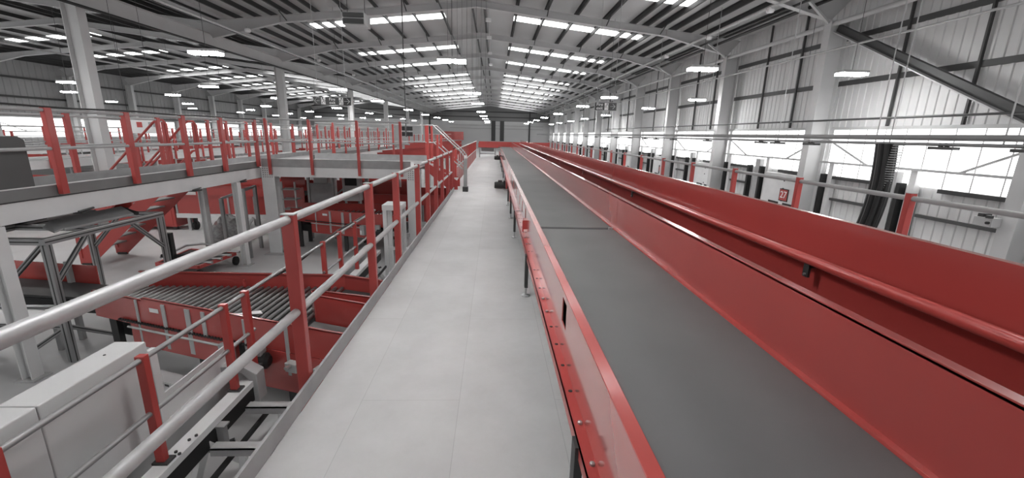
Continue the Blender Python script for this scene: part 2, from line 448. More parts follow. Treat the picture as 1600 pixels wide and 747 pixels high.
for x, z, y0, y1, lab in ((10.15, 4.35, 0, 38, 'thin pale sprinkler pipe across the right wall columns'), (-14.5, 3.9, 10, 86, 'thin pale sprinkler pipe in the left hall beside the columns')):
    root = thing('hanging_sprinkler_pipe', (x, (y0+y1)/2, z), lab, 'pipe')
    build('pipe_run', MB().tube((x, y0, z), (x, y1, z), .03, 8), 'pipe', root, smooth=True)
    for k in range(6):
        y = y0 + 2 + k*6.15
        build('pipe_hanger', MB().tube((x, y, z), (x, y, 6.3 if x > 0 else 6.2), .008, 5), 'dark', root)
# hanging lights
def light(x, y, z, label):
    zt = zroof(x - RX) if x > -12.4 else zroof(x - RX2)
    root = thing('hanging_light', (x, y, z), label, 'light', 'hanging lights of the hall')
    build('light_housing', MB().box(x - .36, x + .36, y - .16, y + .16, z + .03, z + .09), 'steel_grey', root)
    for dx in (-.2, .2):
        build('light_panel', MB().box(x + dx - .15, x + dx + .15, y - .14, y + .14, z - .03, z + .03), 'led', root)
    build('suspension_wire', MB().tube((x, y, z + .09), (x, y, zt), .006, 5), 'dark', root)
LY = [3.0, 11.65, 20.7, 27.4, 37.5, 46.5, 55, 64, 73]  # first row is added out of view to brighten the near deck
for x, nm in ((-1.03, 'the row under the ridge'), (5.35, 'the row over the red conveyor'), (9.6, 'the row along the right wall'), (-7.15, 'the row left of the ridge'), (-13.1, 'the row beyond the columns'), (-19, 'the second left hall row'), (-25, 'the third left hall row'), (-31, 'the row nearest the left wall')):
    for i, y in enumerate(LY):
        if x < -24 and i < 2: continue
        light(x + random.uniform(-.1, .1), y + (random.uniform(-.3, .3) if i > 1 else 0), 3.42, 'hanging twin panel light in %s, %s from the front' % (nm, ORD[i]))
for k, y in enumerate((20.9, 24.5, 29, 33.6)):
    build('junction_box', MB().box(-.45, -.2, y - .08, y + .08, 6.55, 6.68).tube((-.32, y, 6.68), (-.32, y, 7.4), .01, 5), 'lens', label='small white box hanging under the ridge, %s from the front' % ORD[k], cat='box', group='ridge boxes')
for k in range(9):
    build('hanging_wire', MB().tube((-2.0 + k*.2, 19.4, 3.3 + .2*(k % 3)), (-2.0 + k*.2, 19.4, 7.2), .005, 5), 'dark', label='thin dark wire hanging under the ridge, %s from the left' % ORD[k].replace('nearest', 'first'), cat='wire', group='hanging wires')
# air heater in the left slope
root = thing('air_heater', (-5.6, 19.0, 5.7), 'grey box heater hanging below the left roof slope', 'heater')
build('heater_body', MB().box(-6.1, -5.2, 18.7, 19.5, 5.75, 6.2), 'steel_grey', root, bevel=.02)
build('heater_louvre', MB().box(-6.05, -5.25, 18.62, 18.7, 5.78, 5.95).box(-6.05, -5.25, 18.62, 18.7, 6.02, 6.17), 'black', root)
build('heater_hanger', MB().tube((-6.0, 19.1, 6.2), (-6.0, 19.1, 7.1), .012, 6).tube((-5.3, 19.1, 6.2), (-5.3, 19.1, 7.1), .012, 6), 'dark', root)
# exit signs
def runner(root, x, y, z, s, m):
    mb = MB()
    mb.lathe((x + .02*s, y - .004, z + .085), [(.022, 0), (.022, .006)], 'y', 12)
    for a, b in (((.0, .055), (-.02*s, -.01)), ((-.02*s, -.01), (.04*s, -.045)), ((.04*s, -.045), (.02*s, -.1)), ((-.02*s, -.01), (-.05*s, -.05)), ((-.05*s, -.05), (-.09*s, -.06)), ((0, .05), (.06*s, .03)), ((0, .05), (-.06*s, .02)), ((-.06*s, .02), (-.07*s, -.02))):
        mb.bar((x + a[0], y, z + a[1]), (x + b[0], y, z + b[1]), .006, .026, up=(0, 1, 0))
    build('running_figure', mb, m, root)
def arrow(root, x, y, z, s):
    mb = MB().bar((x - .09*s, y, z), (x + .07*s, y, z), .006, .035, up=(0, 1, 0)).bar((x + .0*s, y, z + .085), (x + .085*s, y, z), .006, .04, up=(0, 1, 0)).bar((x + .0*s, y, z - .085), (x + .085*s, y, z), .006, .04, up=(0, 1, 0))
    build('arrow', mb, 'sign_white', root)
def wires(root, xs, y, z, zt):
    for x in xs: build('suspension_wire', MB().tube((x, y, z), (x, y, zt), .008, 5), 'steel_grey', root)
x0, x1, y, z0, z1 = -6.0, -4.78, 15.0, 2.45, 2.70
root = thing('exit_sign', ((x0+x1)/2, y, z0), 'hanging black exit sign with arrows pointing both ways', 'sign')
build('sign_board', MB().box(x0, x1, y, y + .03, z0, z1), 'sign_black', root)
xm, zm = (x0+x1)/2, (z0+z1)/2
arrow(root, x0 + .12, y - .008, zm, -1); arrow(root, x1 - .12, y - .008, zm, 1)
for s, x in ((-1, x0 + .32), (1, x1 - .32)):
    build('pictogram_panel', MB().box(x - .07, x + .07, y - .004, y, z0 + .015, z1 - .015), 'sign_white', root)
    runner(root, x, y - .01, zm, s, 'sign_black')
text('sign_words', 'Fire\nexit', .13, (xm, y - .004, zm), (1, 0, 0), (0, 0, 1), 'sign_white', root)
wires(root, (x0 + .15, x1 - .15), y + .015, z1, 6.9)
x0, x1, y, z0, z1 = 3.66, 4.45, 16.0, 2.58, 2.85
root = thing('exit_sign', ((x0+x1)/2, y, z0), 'hanging black Fire exit sign with one arrow to the right', 'sign')
build('sign_board', MB().box(x0, x1, y, y + .03, z0, z1), 'sign_black', root)
build('sign_border', MB().box(x0 - .02, x1 + .02, y + .01, y + .025, z0 - .02, z1 + .02), 'steel_grey', root)
zm = (z0+z1)/2
text('sign_words', 'Fire\nexit', .155, (x0 + .17, y - .004, zm), (1, 0, 0), (0, 0, 1), 'sign_white', root)
build('pictogram_panel', MB().box(x0 + .35, x0 + .49, y - .004, y, z0 + .015, z1 - .015), 'sign_white', root)
runner(root, x0 + .42, y - .01, zm, 1, 'sign_black'); arrow(root, x1 - .14, y - .008, zm, 1)
wires(root, (x0 + .05, x1 - .1), y + .015, z1, 6.7)
# far end wall : dark doorways and lines
for x, lab in ((-.15, 'left'), (1.6, 'right')):
    trim(MB().box(x - .42, x + .42, YE - .12, YE - .02, .2, 4.2), 'girt')
for z in (3.2, 2.6): trim(MB().box(-9, 10, YE - .09, YE - .02, z, z + .12), 'steel_grey')
for x in (-13, 7.2): trim(MB().box(x - .15, x + .15, YE - .15, YE - .02, FZ, 7), 'girt')
for z in (4.8, 5.8): trim(MB().box(WL, WR, YE - .09, YE - .02, z, z + .2), 'girt')

# ------------------------------------------------------------------ main walkway
root = thing('walkway_deck', (1.6, 15, FZ), 'pale grey boarded walkway running beside the red conveyor', 'walkway')
build('deck_boards', MB().box(-1.135, 4.4, -3, 34.6, -.04, 0), 'deck', root)
build('edge_channel', MB().chan((-1.11, -3, -.16), (-1.11, 34.6, -.16), .24, .06, .01), 'steel_grey', root)
for y in (.6, 3.4, 7.3, 10, 13, 16, 19, 22, 25, 28, 31, 34):
    for x in (-.7, 4.0):
        build('support_post', MB().box(x - .05, x + .05, y - .05, y + .05, FZ, -.04), 'steel_white', root)
build('toe_board', MB().box(-1.152, -1.135, -2.5, 12.35, .004, .116), 'kick', label='grey toe board along the left edge of the boarded walkway', cat='toe board')

def railing(name, label, posts, ends, rails, pw, ph, zb, zt, r, redm='red', pipe='pipe', axis='y', off=0, cap=True, cat='railing', group=None):
    """posts: along positions; axis 'y' : at X=off"""
    P = (lambda a, z: (off, a, z)) if axis == 'y' else (lambda a, z: (a, off, z))
    root = thing(name, P((ends[0]+ends[1])/2, zb), label, cat, group)
    for a in posts:
        x, y, _ = P(a, 0)
        dx, dy = (pw/2, ph/2) if axis == 'y' else (ph/2, pw/2)
        po = build('post', MB().box(x - dx, x + dx, y - dy, y + dy, zb, zt), redm, root, bevel=.004)
        if cap: build('post_cap', MB().box(x - dx - .002, x + dx + .002, y - dy - .002, y + dy + .002, zt, zt + .006), 'steel_grey', po)
    for k, z in enumerate(rails):
        build('top_rail' if k == 0 else 'knee_rail', MB().tube(P(ends[0], z), P(ends[1], z), r, 14), pipe, root, smooth=True)
    return root
MP = [.78, 2.5, 4.12, 5.27, 6.76, 7.8, 8.9, 10.0, 11.2, 12.3]
railing('handrail', 'pale pipe handrail on red posts along the left edge of the main walkway', MP, (-1.5, 12.45), (1.133, .553), .075, .055, -.2, 1.16, .026, off=-1.2)

# ------------------------------------------------------------------ big belt conveyors
def belt_line(root, y0, y1, holes, legs, bolts):
    build('belt', MB().box(.44, 1.205, y0 + .035*(y0 > 0), y1 - .03*(y0 < 0), .70, .758), 'belt', root, bevel=.012)
    build('bottom_flange', MB().box(.352, .358, y0, y1, .395, .452).box(.352, .412, y0, y1, .446, .452), 'red', root)
    mb = MB().box(.402, .408, y0, y1, .45, .62).box(.402, .408, y0, y1, .765, .80)
    yy = y0
    for h in sorted(holes):
        mb.box(.402, .408, yy, h, .62, .765); yy = h + .13
    mb.box(.402, .408, yy, y1, .62, .765)
    build('side_channel', mb, 'red_pale', root)
    build('channel_flange', MB().box(.402, .452, y0, y1, .798, .806).box(.446, .452, y0, y1, .762, .80), 'red_gloss', root, bevel=.002)
    build('side_panel', MB().box(1.226, 1.238, y0, y1, .75, 1.07).box(1.226, 1.268, y0, y1, 1.058, 1.074), 'red_panel', root, bevel=.002)
    build('panel_flange', MB().box(1.200, 1.228, y0, y1, .745, .768), 'red_gloss', root)
    build('slider_bed', MB().box(.412, 1.22, y0, y1, .52, .60), 'dark', root)
    for y in bolts:
        big = int(y*100) % 3 == 0
        build('bolt', MB().lathe((.385, y, .452), [(.011, 0), (.011, .009 if big else .002), (.006, .012 if big else .003)], 'z', 6), 'bolt' if big else 'black', root)
    for y in legs:
        l = build('leg', MB().box(.338, .372, y - .035, y + .035, .10, .45), 'dark', root)
        build('leg_foot', MB().lathe((.355, y, 0), [(.045, 0), (.045, .012), (.012, .02), (.012, .11)], 'z', 10), 'bolt', l)
        build('leg_bracket', MB().box(.372, .46, y - .03, y + .03, .34, .44), 'dark', l)
        l = build('leg', MB().box(1.3, 1.335, y - .035, y + .035, .001, .52), 'dark', root)
def motor(root, x, y, z):
    m = build('drive_motor', MB().lathe((x, y, z), [(.08, -.17), (.095, -.16), (.105, -.02), (.105, .1), (.08, .12), (.02, .14)], 'x', 14), 'black', root, smooth=True)
    mb = MB()
    for k in range(7): mb.lathe((x - .13 + k*.03, y, z), [(.118, 0), (.118, .012)], 'x', 14)
    build('cooling_fin', mb, 'dark', m)
    build('gearbox', MB().box(x + .1, x + .26, y - .09, y + .09, z - .1, z + .14), 'black', m, bevel=.015)
    build('terminal_box', MB().box(x - .06, x + .06, y - .07, y + .07, z + .07, z + .15), 'dark', m, bevel=.008)
    build('torque_arm', MB().bar((x + .05, y, z - .1), (x + .3, y - .05, z - .16), .05, .02), 'bolt', m)
root = thing('belt_conveyor', (.8, 1.0, 0), 'nearest length of dark belt conveyor with red sides, in front of the cross gap', 'conveyor')
belt_line(root, -2.2, 4.09, [2.1], [1.45, -1.2], [.62 + .235*k for k in range(14)])
build('end_roller', MB().tube((.46, 4.03, .722), (1.2, 4.03, .722), .034, 12), 'black', root)
root = thing('belt_conveyor', (.8, 15, 0), 'long dark belt conveyor with red sides beyond the cross gap', 'conveyor')
belt_line(root, 4.0905, 30.4, [5.08, 5.69, 6.29, 7.3, 8.4, 9.6, 11, 12.6], [4.18, 6.77, 8.4, 10.0, 12.85, 15.5, 18, 20.5, 23.3, 26, 28.5], [4.3 + .3*k for k in range(10)])
motor(root, .20, 12.7, .16); motor(root, .2, 23.8, .36)
build('joint_clip', MB().box(1.16, 1.198, 4.091, 4.12, .735, .765), 'bolt', root)
build('sensor_bracket', MB().box(.375, .404, 5.02, 5.18, .53, .64).box(.36, .375, 5.02, 5.05, .5, .64), 'red', root)
build('drive_guard', MB().box(.36, .402, 12.2, 13.4, .12, .45).box(.36, .402, 9.2, 9.5, .2, .45), 'red', root)
# second conveyor with the high far panel and bumper rail
root = thing('belt_conveyor', (1.6, 14, 0), 'second red conveyor with a tall red far panel and a bumper rail', 'conveyor')
build('belt', MB().box(1.29, 1.83, -2.2, 30.5, .58, .64), 'belt_dark', root)
build('side_panel', MB().box(1.85, 1.862, -2.2, 30.5, .5, 1.24).box(1.846, 1.885, -2.2, 30.5, 1.234, 1.246), 'red_panel', root)
prof = [(-.024,-.03),(.0,-.036),(.014,-.022),(.014,.022),(0,.036),(-.024,.03)]
build('bumper_rail', MB().sec((1.795, -2.2, 1.0), (1.795, 30.5, 1.0), [(.024*math.cos(a*math.pi/6), .03*math.sin(a*math.pi/6)) for a in range(12)]), 'red_gloss', root, smooth=True)
for y in (-.9, 2.23, 5.38, 8.5, 11.6, 14.7, 17.8, 20.9, 24):
    b = build('rail_bracket', MB().box(1.79, 1.85, y - .02, y + .02, .955, .975).box(1.785, 1.80, y - .02, y + .02, .90, .975), 'dark', root)
    build('bracket_bolt', MB().lathe((1.785, y, .915), [(.008, -.008), (.008, 0)], 'x', 6), 'bolt', b)
for y in (0, 3, 6, 9, 12, 15, 18, 21, 24, 27, 30):
    build('leg', MB().box(1.78, 1.84, y - .03, y + .03, 0, .58), 'dark', root)
# cross conveyor closing the view
root = thing('belt_conveyor', (.5, 31.2, 0), 'red sided conveyor crossing at the far end of the walkway', 'conveyor')
build('side_panel', MB().box(-1.1, 4.05, 31.6, 31.62, .72, 1.1), 'red', root)
build('side_panel', MB().box(-1.1, .33, 30.6, 30.62, .7, 1.0).box(-1.1, .33, 30.6, 30.64, .99, 1.0), 'red', root)
build('belt', MB().box(-1.1, 4.05, 30.62, 31.6, .68, .74), 'belt', root)
for x in (-1.0, .1, 1.6, 3): build('leg', MB().box(x - .04, x + .04, 30.7, 30.78, 0, .7), 'steel_grey', root)
build('cross_member', MB().box(-1.0, .1, 30.7, 30.76, .22, .3).box(-.9, .0, 31.3, 31.4, .4, .66), 'steel_grey', root)
# right handrail beyond the conveyors
RP = [1.2, 2.65] + [4.07 + 1.6*k for k in range(19)]
railing('handrail', 'grey pipe handrail on red posts beyond the tall red conveyor panel', RP, (-1.5, 33.5), (1.12, .55), .07, .06, .001, 1.17, .026, pipe='kick', off=4.2)
# panel fence on the left of the far walkway
root = thing('panel_fence', (-1.22, 23, 0), 'red fence with solid lower panels along the far left of the walkway', 'fence')
build('lower_panel', MB().box(-1.24, -1.225, 13.65, 30.4, .01, .56), 'red', root)
for k in range(18): build('post', MB().box(-1.27, -1.22, 13.7 + k*.95 - .03, 13.7 + k*.95 + .03, .001, 1.13), 'red', root)
build('top_rail', MB().tube((-1.22, 13.65, 1.13), (-1.22, 30.4, 1.13), .024), 'pipe', root)
build('knee_rail', MB().tube((-1.2, 13.65, .575), (-1.2, 30.4, .575), .02), 'pipe', root)

# ------------------------------------------------------------------ raised platform on the left
PZ = .75; PXN, PXF = -5.55, -6.65
root = thing('raised_platform', (-6.1, 12, FZ), 'long pale raised platform on white legs at the left', 'platform')
build('deck_boards', MB().box(PXF, PXN - .01, -1, 25, PZ - .06, PZ - .005), 'deck', root)
build('edge_beam', MB().chan((PXN, -1, PZ - .125), (PXN, 25, PZ - .125), .25, .07, .012, flip=-1), 'steel_white', root)
build('edge_beam', MB().chan((PXF, -1, PZ - .125), (PXF, 25, PZ - .125), .25, .07, .012), 'steel_white', root)
build('kick_plate', MB().box(PXN - .016, PXN, -1, 10.4, PZ, PZ + .135), 'kick_dark', root)
build('kick_plate', MB().box(PXN - .016, PXN, 13.5, 25, PZ, PZ + .135), 'kick_dark', root)
build('kick_plate', MB().box(PXF, PXF + .016, -1, 25, PZ, PZ + .135), 'kick', root)
build('plate_edge', MB().box(PXN - .022, PXN + .006, -1, 10.4, PZ + .135, PZ + .147), 'steel_white', root)
build('beam_edge', MB().box(PXN - .004, PXN + .01, -1, 10.4, PZ - .012, PZ + .002), 'dark', root)
for x, y in ((PXN - .02, 4.84), (PXN - .03, 9.44), (PXF + .05, 4.84), (PXF + .06, 9.85), (PXN, 14.2), (PXN, 18.5), (PXF, 18.5), (PXN, 22.5)):
    l = build('leg', MB().ibeam((x, y, FZ + .02), (x, y, PZ - .25), .12, .14, .012, .01, up=(1, 0, 0)), 'steel_white', root)
    build('foot_plate', MB().box(x - .12, x + .12, y - .11, y + .11, FZ, FZ + .02), 'steel_grey', l)
for k, y in enumerate((5.9, 8.1, 9.6)):
    build('cable_clip', MB().box(PXN - .05, PXN + .07, y - .1, y + .1, PZ - .27, PZ - .25).tube((PXN + .05, y - .12, PZ - .24), (PXN + .05, y + .1, PZ - .22), .015, 6), 'dark', root)
railing('handrail', 'grey rails on red posts along the near edge of the raised platform', [2.6, 4.3, 5.65, 6.8, 7.98, 9.04, 10.29], (-1, 10.5), (1.80, 1.34), .06, .09, PZ + .02, 1.83, .021, pipe='steel_grey', off=PXN + .05, cap=False)
build('rail_cable', MB().path([(PXN + .07, -1 + .5*k, 1.842 + .008*math.sin(k*1.7)) for k in range(24)], .012, 6), 'black', label='black cable lying along the top rail of the raised platform', cat='cable', smooth=True)
railing('handrail', 'grey rails on red posts along the platform far edge before the red staircase', [4.2, 5.6, 7.15, 8.2, 9.0], (4.2, 9.05), (1.76, 1.31), .05, .08, PZ + .02, 1.80, .018, pipe='steel_grey', off=PXF - .03, cap=False)
railing('handrail', 'grey rails on red posts of the platform far edge beyond the red staircase', [10.5, 11.2, 12.1, 13.4, 14.8, 16.2, 17.6, 19, 20.5, 22], (10.45, 24.5), (1.76, 1.31), .05, .08, PZ + .02, 1.80, .018, pipe='steel_grey', off=PXF - .03, cap=False)
railing('handrail', 'grey rails on red posts of the raised platform beyond the crossover', [13.9, 15.1, 16.4, 17.9, 19.4, 21, 22.6], (13.7, 24.5), (1.78, 1.32), .05, .08, PZ + .02, 1.81, .018, pipe='steel_grey', off=PXN + .03, cap=False)
build('dark_panel', MB().slab([(PXN - .03, 1.2, PZ + .004), (PXN - .03, 5.40, PZ + .004), (PXN - .03, 5.40, 1.44), (PXN - .03, 5.34, 1.485), (PXN - .03, 1.2, 1.485)], (-.03, 0, 0)), 'slab', label='dark grey sheet standing on the near edge of the raised platform', cat='panel')
# crossover
CY0, CY1 = 10.4, 13.5
root = thing('crossover_bridge', (-3.8, 11, FZ), 'pale crossover bridge from the raised platform to the steps', 'bridge')
build('deck_boards', MB().box(-5.53, -2.0, CY0 + .02, CY1 - .02, PZ - .06, PZ), 'deck', root)
build('edge_beam', MB().chan((-5.5, CY0, PZ - .1), (-2.0, CY0, PZ - .1), .24, .07, .012, flip=-1), 'steel_white', root)
build('edge_beam', MB().chan((-5.5, CY1, PZ - .1), (-2.0, CY1, PZ - .1), .24, .07, .012), 'steel_white', root)
build('kick_plate', MB().box(-5.5, -2.0, CY0, CY0 + .015, PZ + .03, PZ + .2).box(-5.5, -2.0, CY0 - .012, CY0 + .02, PZ + .012, PZ + .03), 'kick', root)
build('kick_plate', MB().box(-5.5, -2.0, CY1 - .015, CY1, PZ, PZ + .2), 'kick', root)
for x, w, d in ((-5.38, .3, .24), (-1.95, .3, .2)):
    l = build('leg', MB().ibeam((x, CY0 + .12, FZ + .02), (x, CY0 + .12, PZ - .01), d, w, .014, .012, up=(0, 1, 0)), 'steel_white', root)
    build('foot_plate', MB().box(x - .22, x + .22, CY0 - .15, CY0 + .2, FZ, FZ + .02), 'steel_grey', l)
    mb = MB()
    for i in range(5):
        for j in range(5): mb.lathe((x - .1 + i*.05, CY0 - .001, PZ - .03 - j*.05), [(.011, -.004), (.011, .002)], 'y', 6)
    build('bolt_hole', mb, 'dark', l)
for x in (-4.95, -3.95, -2.95): build('leg', MB().box(x - .05, x + .05, CY1 - .1, CY1, FZ, PZ - .2), 'steel_white', root)
build('cross_brace', MB().bar((-4.9, CY1, PZ - .3), (-4.0, CY1, -.3), .05, .05).bar((-4.0, CY1, PZ - .3), (-4.9, CY1, -.3), .05, .05), 'steel_grey', root)
railing('handrail', 'grey rails on red posts along the near side of the crossover bridge', [-5.28, -4.3, -3.2, -2.2], (-5.48, -1.99), (1.855, 1.36), .055, .06, PZ - .16, 1.87, .02, pipe='steel_grey', axis='x', off=CY0 - .05, cap=False)
railing('handrail', 'grey rails on red posts along the far side of the crossover bridge', [-4.9, -4.2, -3.1, -2.1], (-5.4, -1.99), (1.84, 1.35), .05, .05, PZ - .1, 1.86, .018, pipe='steel_grey', axis='x', off=CY1 + .03, cap=False)
# steps down to the main walkway
root = thing('steps', (-1.5, 11.3, 0), 'short red steps leading from the crossover bridge down to the walkway', 'steps')
def stairs(root, xa, za, xb, zb, y0, y1, n, sm='red', tm='steel_grey'):
    for y in (y0, y1):
        build('stringer', MB().slab([(xa, y, za - .18), (xa + .26*(1 if xb > xa else -1), y, za - .18), (xb, y, zb - .2), (xb, y, zb + .05), (xa, y, za + .08)], (0, .012, 0)), sm, root)
    for k in range(n):
        f = (k + .7)/n; x = xa + (xb-xa)*f; z = za + (zb-za)*f
        build('tread', MB().box(x - .12, x + .12, y0 + .012, y1, z - .03, z), tm, root)
stairs(root, -1.05, 0.2, -1.96, PZ, 12.55, 13.4, 4)
for y in (12.55, 13.4):
    for x, z in ((-1.9, PZ + .06), (-1.62, .56), (-1.18, .14)):
        build('post', MB().box(x - .03, x + .03, y - .03, y + .03, z, z + 1.02), 'red', root)
    build('hand_rail', MB().path([(-1.96, y, 1.84), (-1.75, y, 1.84), (-.95, y, 1.12), (-.84, y, .98), (-.84, y, .04)], .022, 10), 'pipe', root, smooth=True)
    build('knee_rail', MB().path([(-1.96, y, 1.36), (-1.72, y, 1.36), (-.9, y, .62)], .018, 8), 'pipe', root, smooth=True)
root = thing('gate_post', (-.75, 12.36, 0), 'thick grey post at the foot of the short red steps', 'post')
build('post_shaft', MB().box(-.86, -.76, 12.3, 12.42, 0, .95), 'kick', root, bevel=.006)
build('post_foot', MB().box(-.89, -.73, 12.26, 12.46, 0, .14), 'dark', root, bevel=.01)
build('post_cap', MB().lathe((-.81, 12.36, .95), [(.05, 0), (.05, .06), (.03, .08)], 'z', 12), 'steel_white', root)
# long red stairs with hooped rails
root = thing('staircase', (-7.9, 9.75, FZ), 'red staircase with grey treads and hooped rails behind the raised platform', 'staircase')
stairs(root, -9.05, FZ + .2, -6.74, PZ - .02, 9.3, 10.2, 9, tm='kick')
for y in (9.3, 10.2):
    build('stair_foot', MB().box(-9.0, -8.8, y - .03, y + .04, FZ, FZ + .05), 'dark', root)
    build('hand_rail', MB().path([(-9.0, y, -.85), (-9.08, y, -.35), (-9.0, y, -.22), (-7.0, y, 1.70), (-6.9, y, 1.76), (-6.8, y, 1.76), (-6.74, y, 1.68), (-6.74, y, 1.22), (-6.8, y, 1.12), (-6.9, y, 1.10), (-8.98, y, -.85), (-9.0, y, -.85)], .024, 8), 'red', root, smooth=True)
    for x in (-9.0, -8.2, -7.4, -6.8):
        zz = FZ + .12 + (x + 9.05)/2.33*2.0
        build('post', MB().box(x - .03, x + .03, y - .02, y + .02, zz, zz + 1.05), 'red', root)

# ------------------------------------------------------------------ low conveyor line left of the walkway, with its own rail
def low_line(y0, y1, label, legs):
    root = thing('low_conveyor', (-2.45, (y0+y1)/2, FZ), label, 'conveyor')
    build('side_plate', MB().box(-2.63, -2.615, y0, y1, -.99, -.66).box(-2.63, -2.585, y0, y1, -.665, -.655), 'steel_white', root)
    build('conveyor_bed', MB().box(-2.612, -2.44, y0, y1, -.98, -.94), 'belt_dark', root)
    build('outer_channel', MB().chan((-2.32, y0, -.78), (-2.32, y1, -.78), .06, .12, .012, flip=-1), 'steel_white', root)
    build('lower_beam', MB().box(-2.36, -2.325, y0, y1, -.96, -.812), 'black', root)
    build('lower_beam', MB().box(-2.22, -2.19, y0, y1 - .1, -1.1, -1.06), 'black', root)
    for y in legs:
        l = build('leg', MB().bar((-2.36, y, -.9), (-2.58, y + .12, FZ), .06, .06).bar((-2.36, y, -.9), (-2.2, y + .3, FZ), .06, .06), 'steel_white', root)
        build('leg_brace', MB().bar((-2.50, y + .08, FZ + .3), (-2.25, y + .2, FZ + .35), .03, .03), 'dark', l)
    return root
r = low_line(-2, 3.9, 'low pale conveyor channel beside the left of the walkway, nearest length', (.9, 2.2, 3.1))
build('end_elbow', MB().slab([(-2.62, 3.78, -.6), (-2.40, 3.78, -.6), (-2.28, 3.78, -.68), (-2.28, 3.78, -.98), (-2.36, 3.78, -.98), (-2.36, 3.78, -.74), (-2.42, 3.78, -.67), (-2.62, 3.78, -.67)], (0, .14, 0)), 'steel_grey', r, bevel=.006)
build('clamp', MB().box(-2.33, -2.27, 3.2, 3.26, -1.08, -.83).box(-2.35, -2.25, 3.19, 3.27, -.83, -.815), 'kick', r)
build('inner_guard', MB().box(-2.625, -2.61, 2.98, 3.88, -.66, -.43), 'steel_white', r)
for x, y in ((-2.36, 2.95), (-2.33, 2.8), (-2.34, 3.0), (-2.37, 2.82)): build('bolt', MB().lathe((x, y, -.747), [(.012, 0), (.012, .012)], 'z', 6), 'dark', r)
for y, z in ((3.10, -.92), (3.62, -.9)):
    m = MB().box(-2.3, -1.17, y - .045, y + .045, z - .012, z).box(-2.3, -1.17, y - .045, y - .035, z - .07, z)
    b = build('cross_strut', m, 'steel_grey', r)
low_line(6.15, 8.6, 'low pale conveyor channel beyond the red roller conveyor', (6.6, 8.1))
# white floor posts under the walkway side
for k, (x, y) in enumerate(((-2.12, 3.16), (-2.05, 3.7))):
    root = thing('strut_post', (x, y, FZ), 'white steel post under the cross struts beside the walkway, %s from the front' % ORD[k], 'post', 'strut posts')
    build('post_shaft', MB().bar((x, y, FZ), (x, y + .03, -.97 if k else -.99), .05, .05), 'steel_white', root)
    build('post_foot', MB().box(x - .06, x + .06, y - .06, y + .06, FZ, FZ + .012), 'steel_grey', root)
root = thing('handrail', (-2.4, 4, -.74), 'low thin pipe rail on red posts along the low conveyor', 'railing')
for y, zb in ((1.83, -.744), (2.73, -.744), (3.63, -.744), (3.965, -.7), (5.9, -.86), (6.55, -.744), (7.3, -.744), (8.2, -.744)):
    p = build('post', MB().box(-2.43, -2.37, y - .025, y + .025, zb, .115), 'red', root, bevel=.003)
    if y < 4.5: build('post_foot', MB().box(-2.45, -2.34, y - .04, y + .05, zb - .006, zb + .012), 'dark', p)
for nm, z, ya, y1 in (('top_rail', .085, -1.5, 8.6), ('knee_rail', -.33, -1.5, 4.05), ('knee_rail', -.33, 5.85, 8.6)):
    build(nm, MB().tube((-2.4, ya, z), (-2.4, y1, z), .019, 12), 'alu', root, smooth=True)
build('cable', MB().path([(-2.43, 4.6, .05), (-2.46, 5.1, .0), (-2.44, 5.8, .06), (-2.44, 6.6, .11), (-2.42, 7.4, .1), (-2.42, 8.5, .1)], .016, 6), 'black', label='black cable tied along the low thin pipe rail', cat='cable', smooth=True)
# tall pale cover box
root = thing('machine_cover', (-2.63, .8, FZ), 'tall pale boxed conveyor cover in the lower left corner', 'cover')
for k, (a, b) in enumerate(((-1.6, .72), (.726, 2.18), (2.186, 2.95))):
    build('cover_panel', MB().box(-2.76, -2.54, a, b, -.62, .105), 'cover', root, bevel=.008)
for y in (1.75, 1.95, 2.75): build('rivet', MB().lathe((-2.66, y, .105), [(.009, 0), (.007, .004)], 'z', 8), 'dark', root)
for y in (-1.2, .5, 2.6): build('leg', MB().box(-2.73, -2.67, y, y + .06, FZ, -.6), 'steel_white', root)
build('cover_return', MB().box(-2.57, -2.535, 2.953, 3.02, -.66, .02), 'steel_white', root)

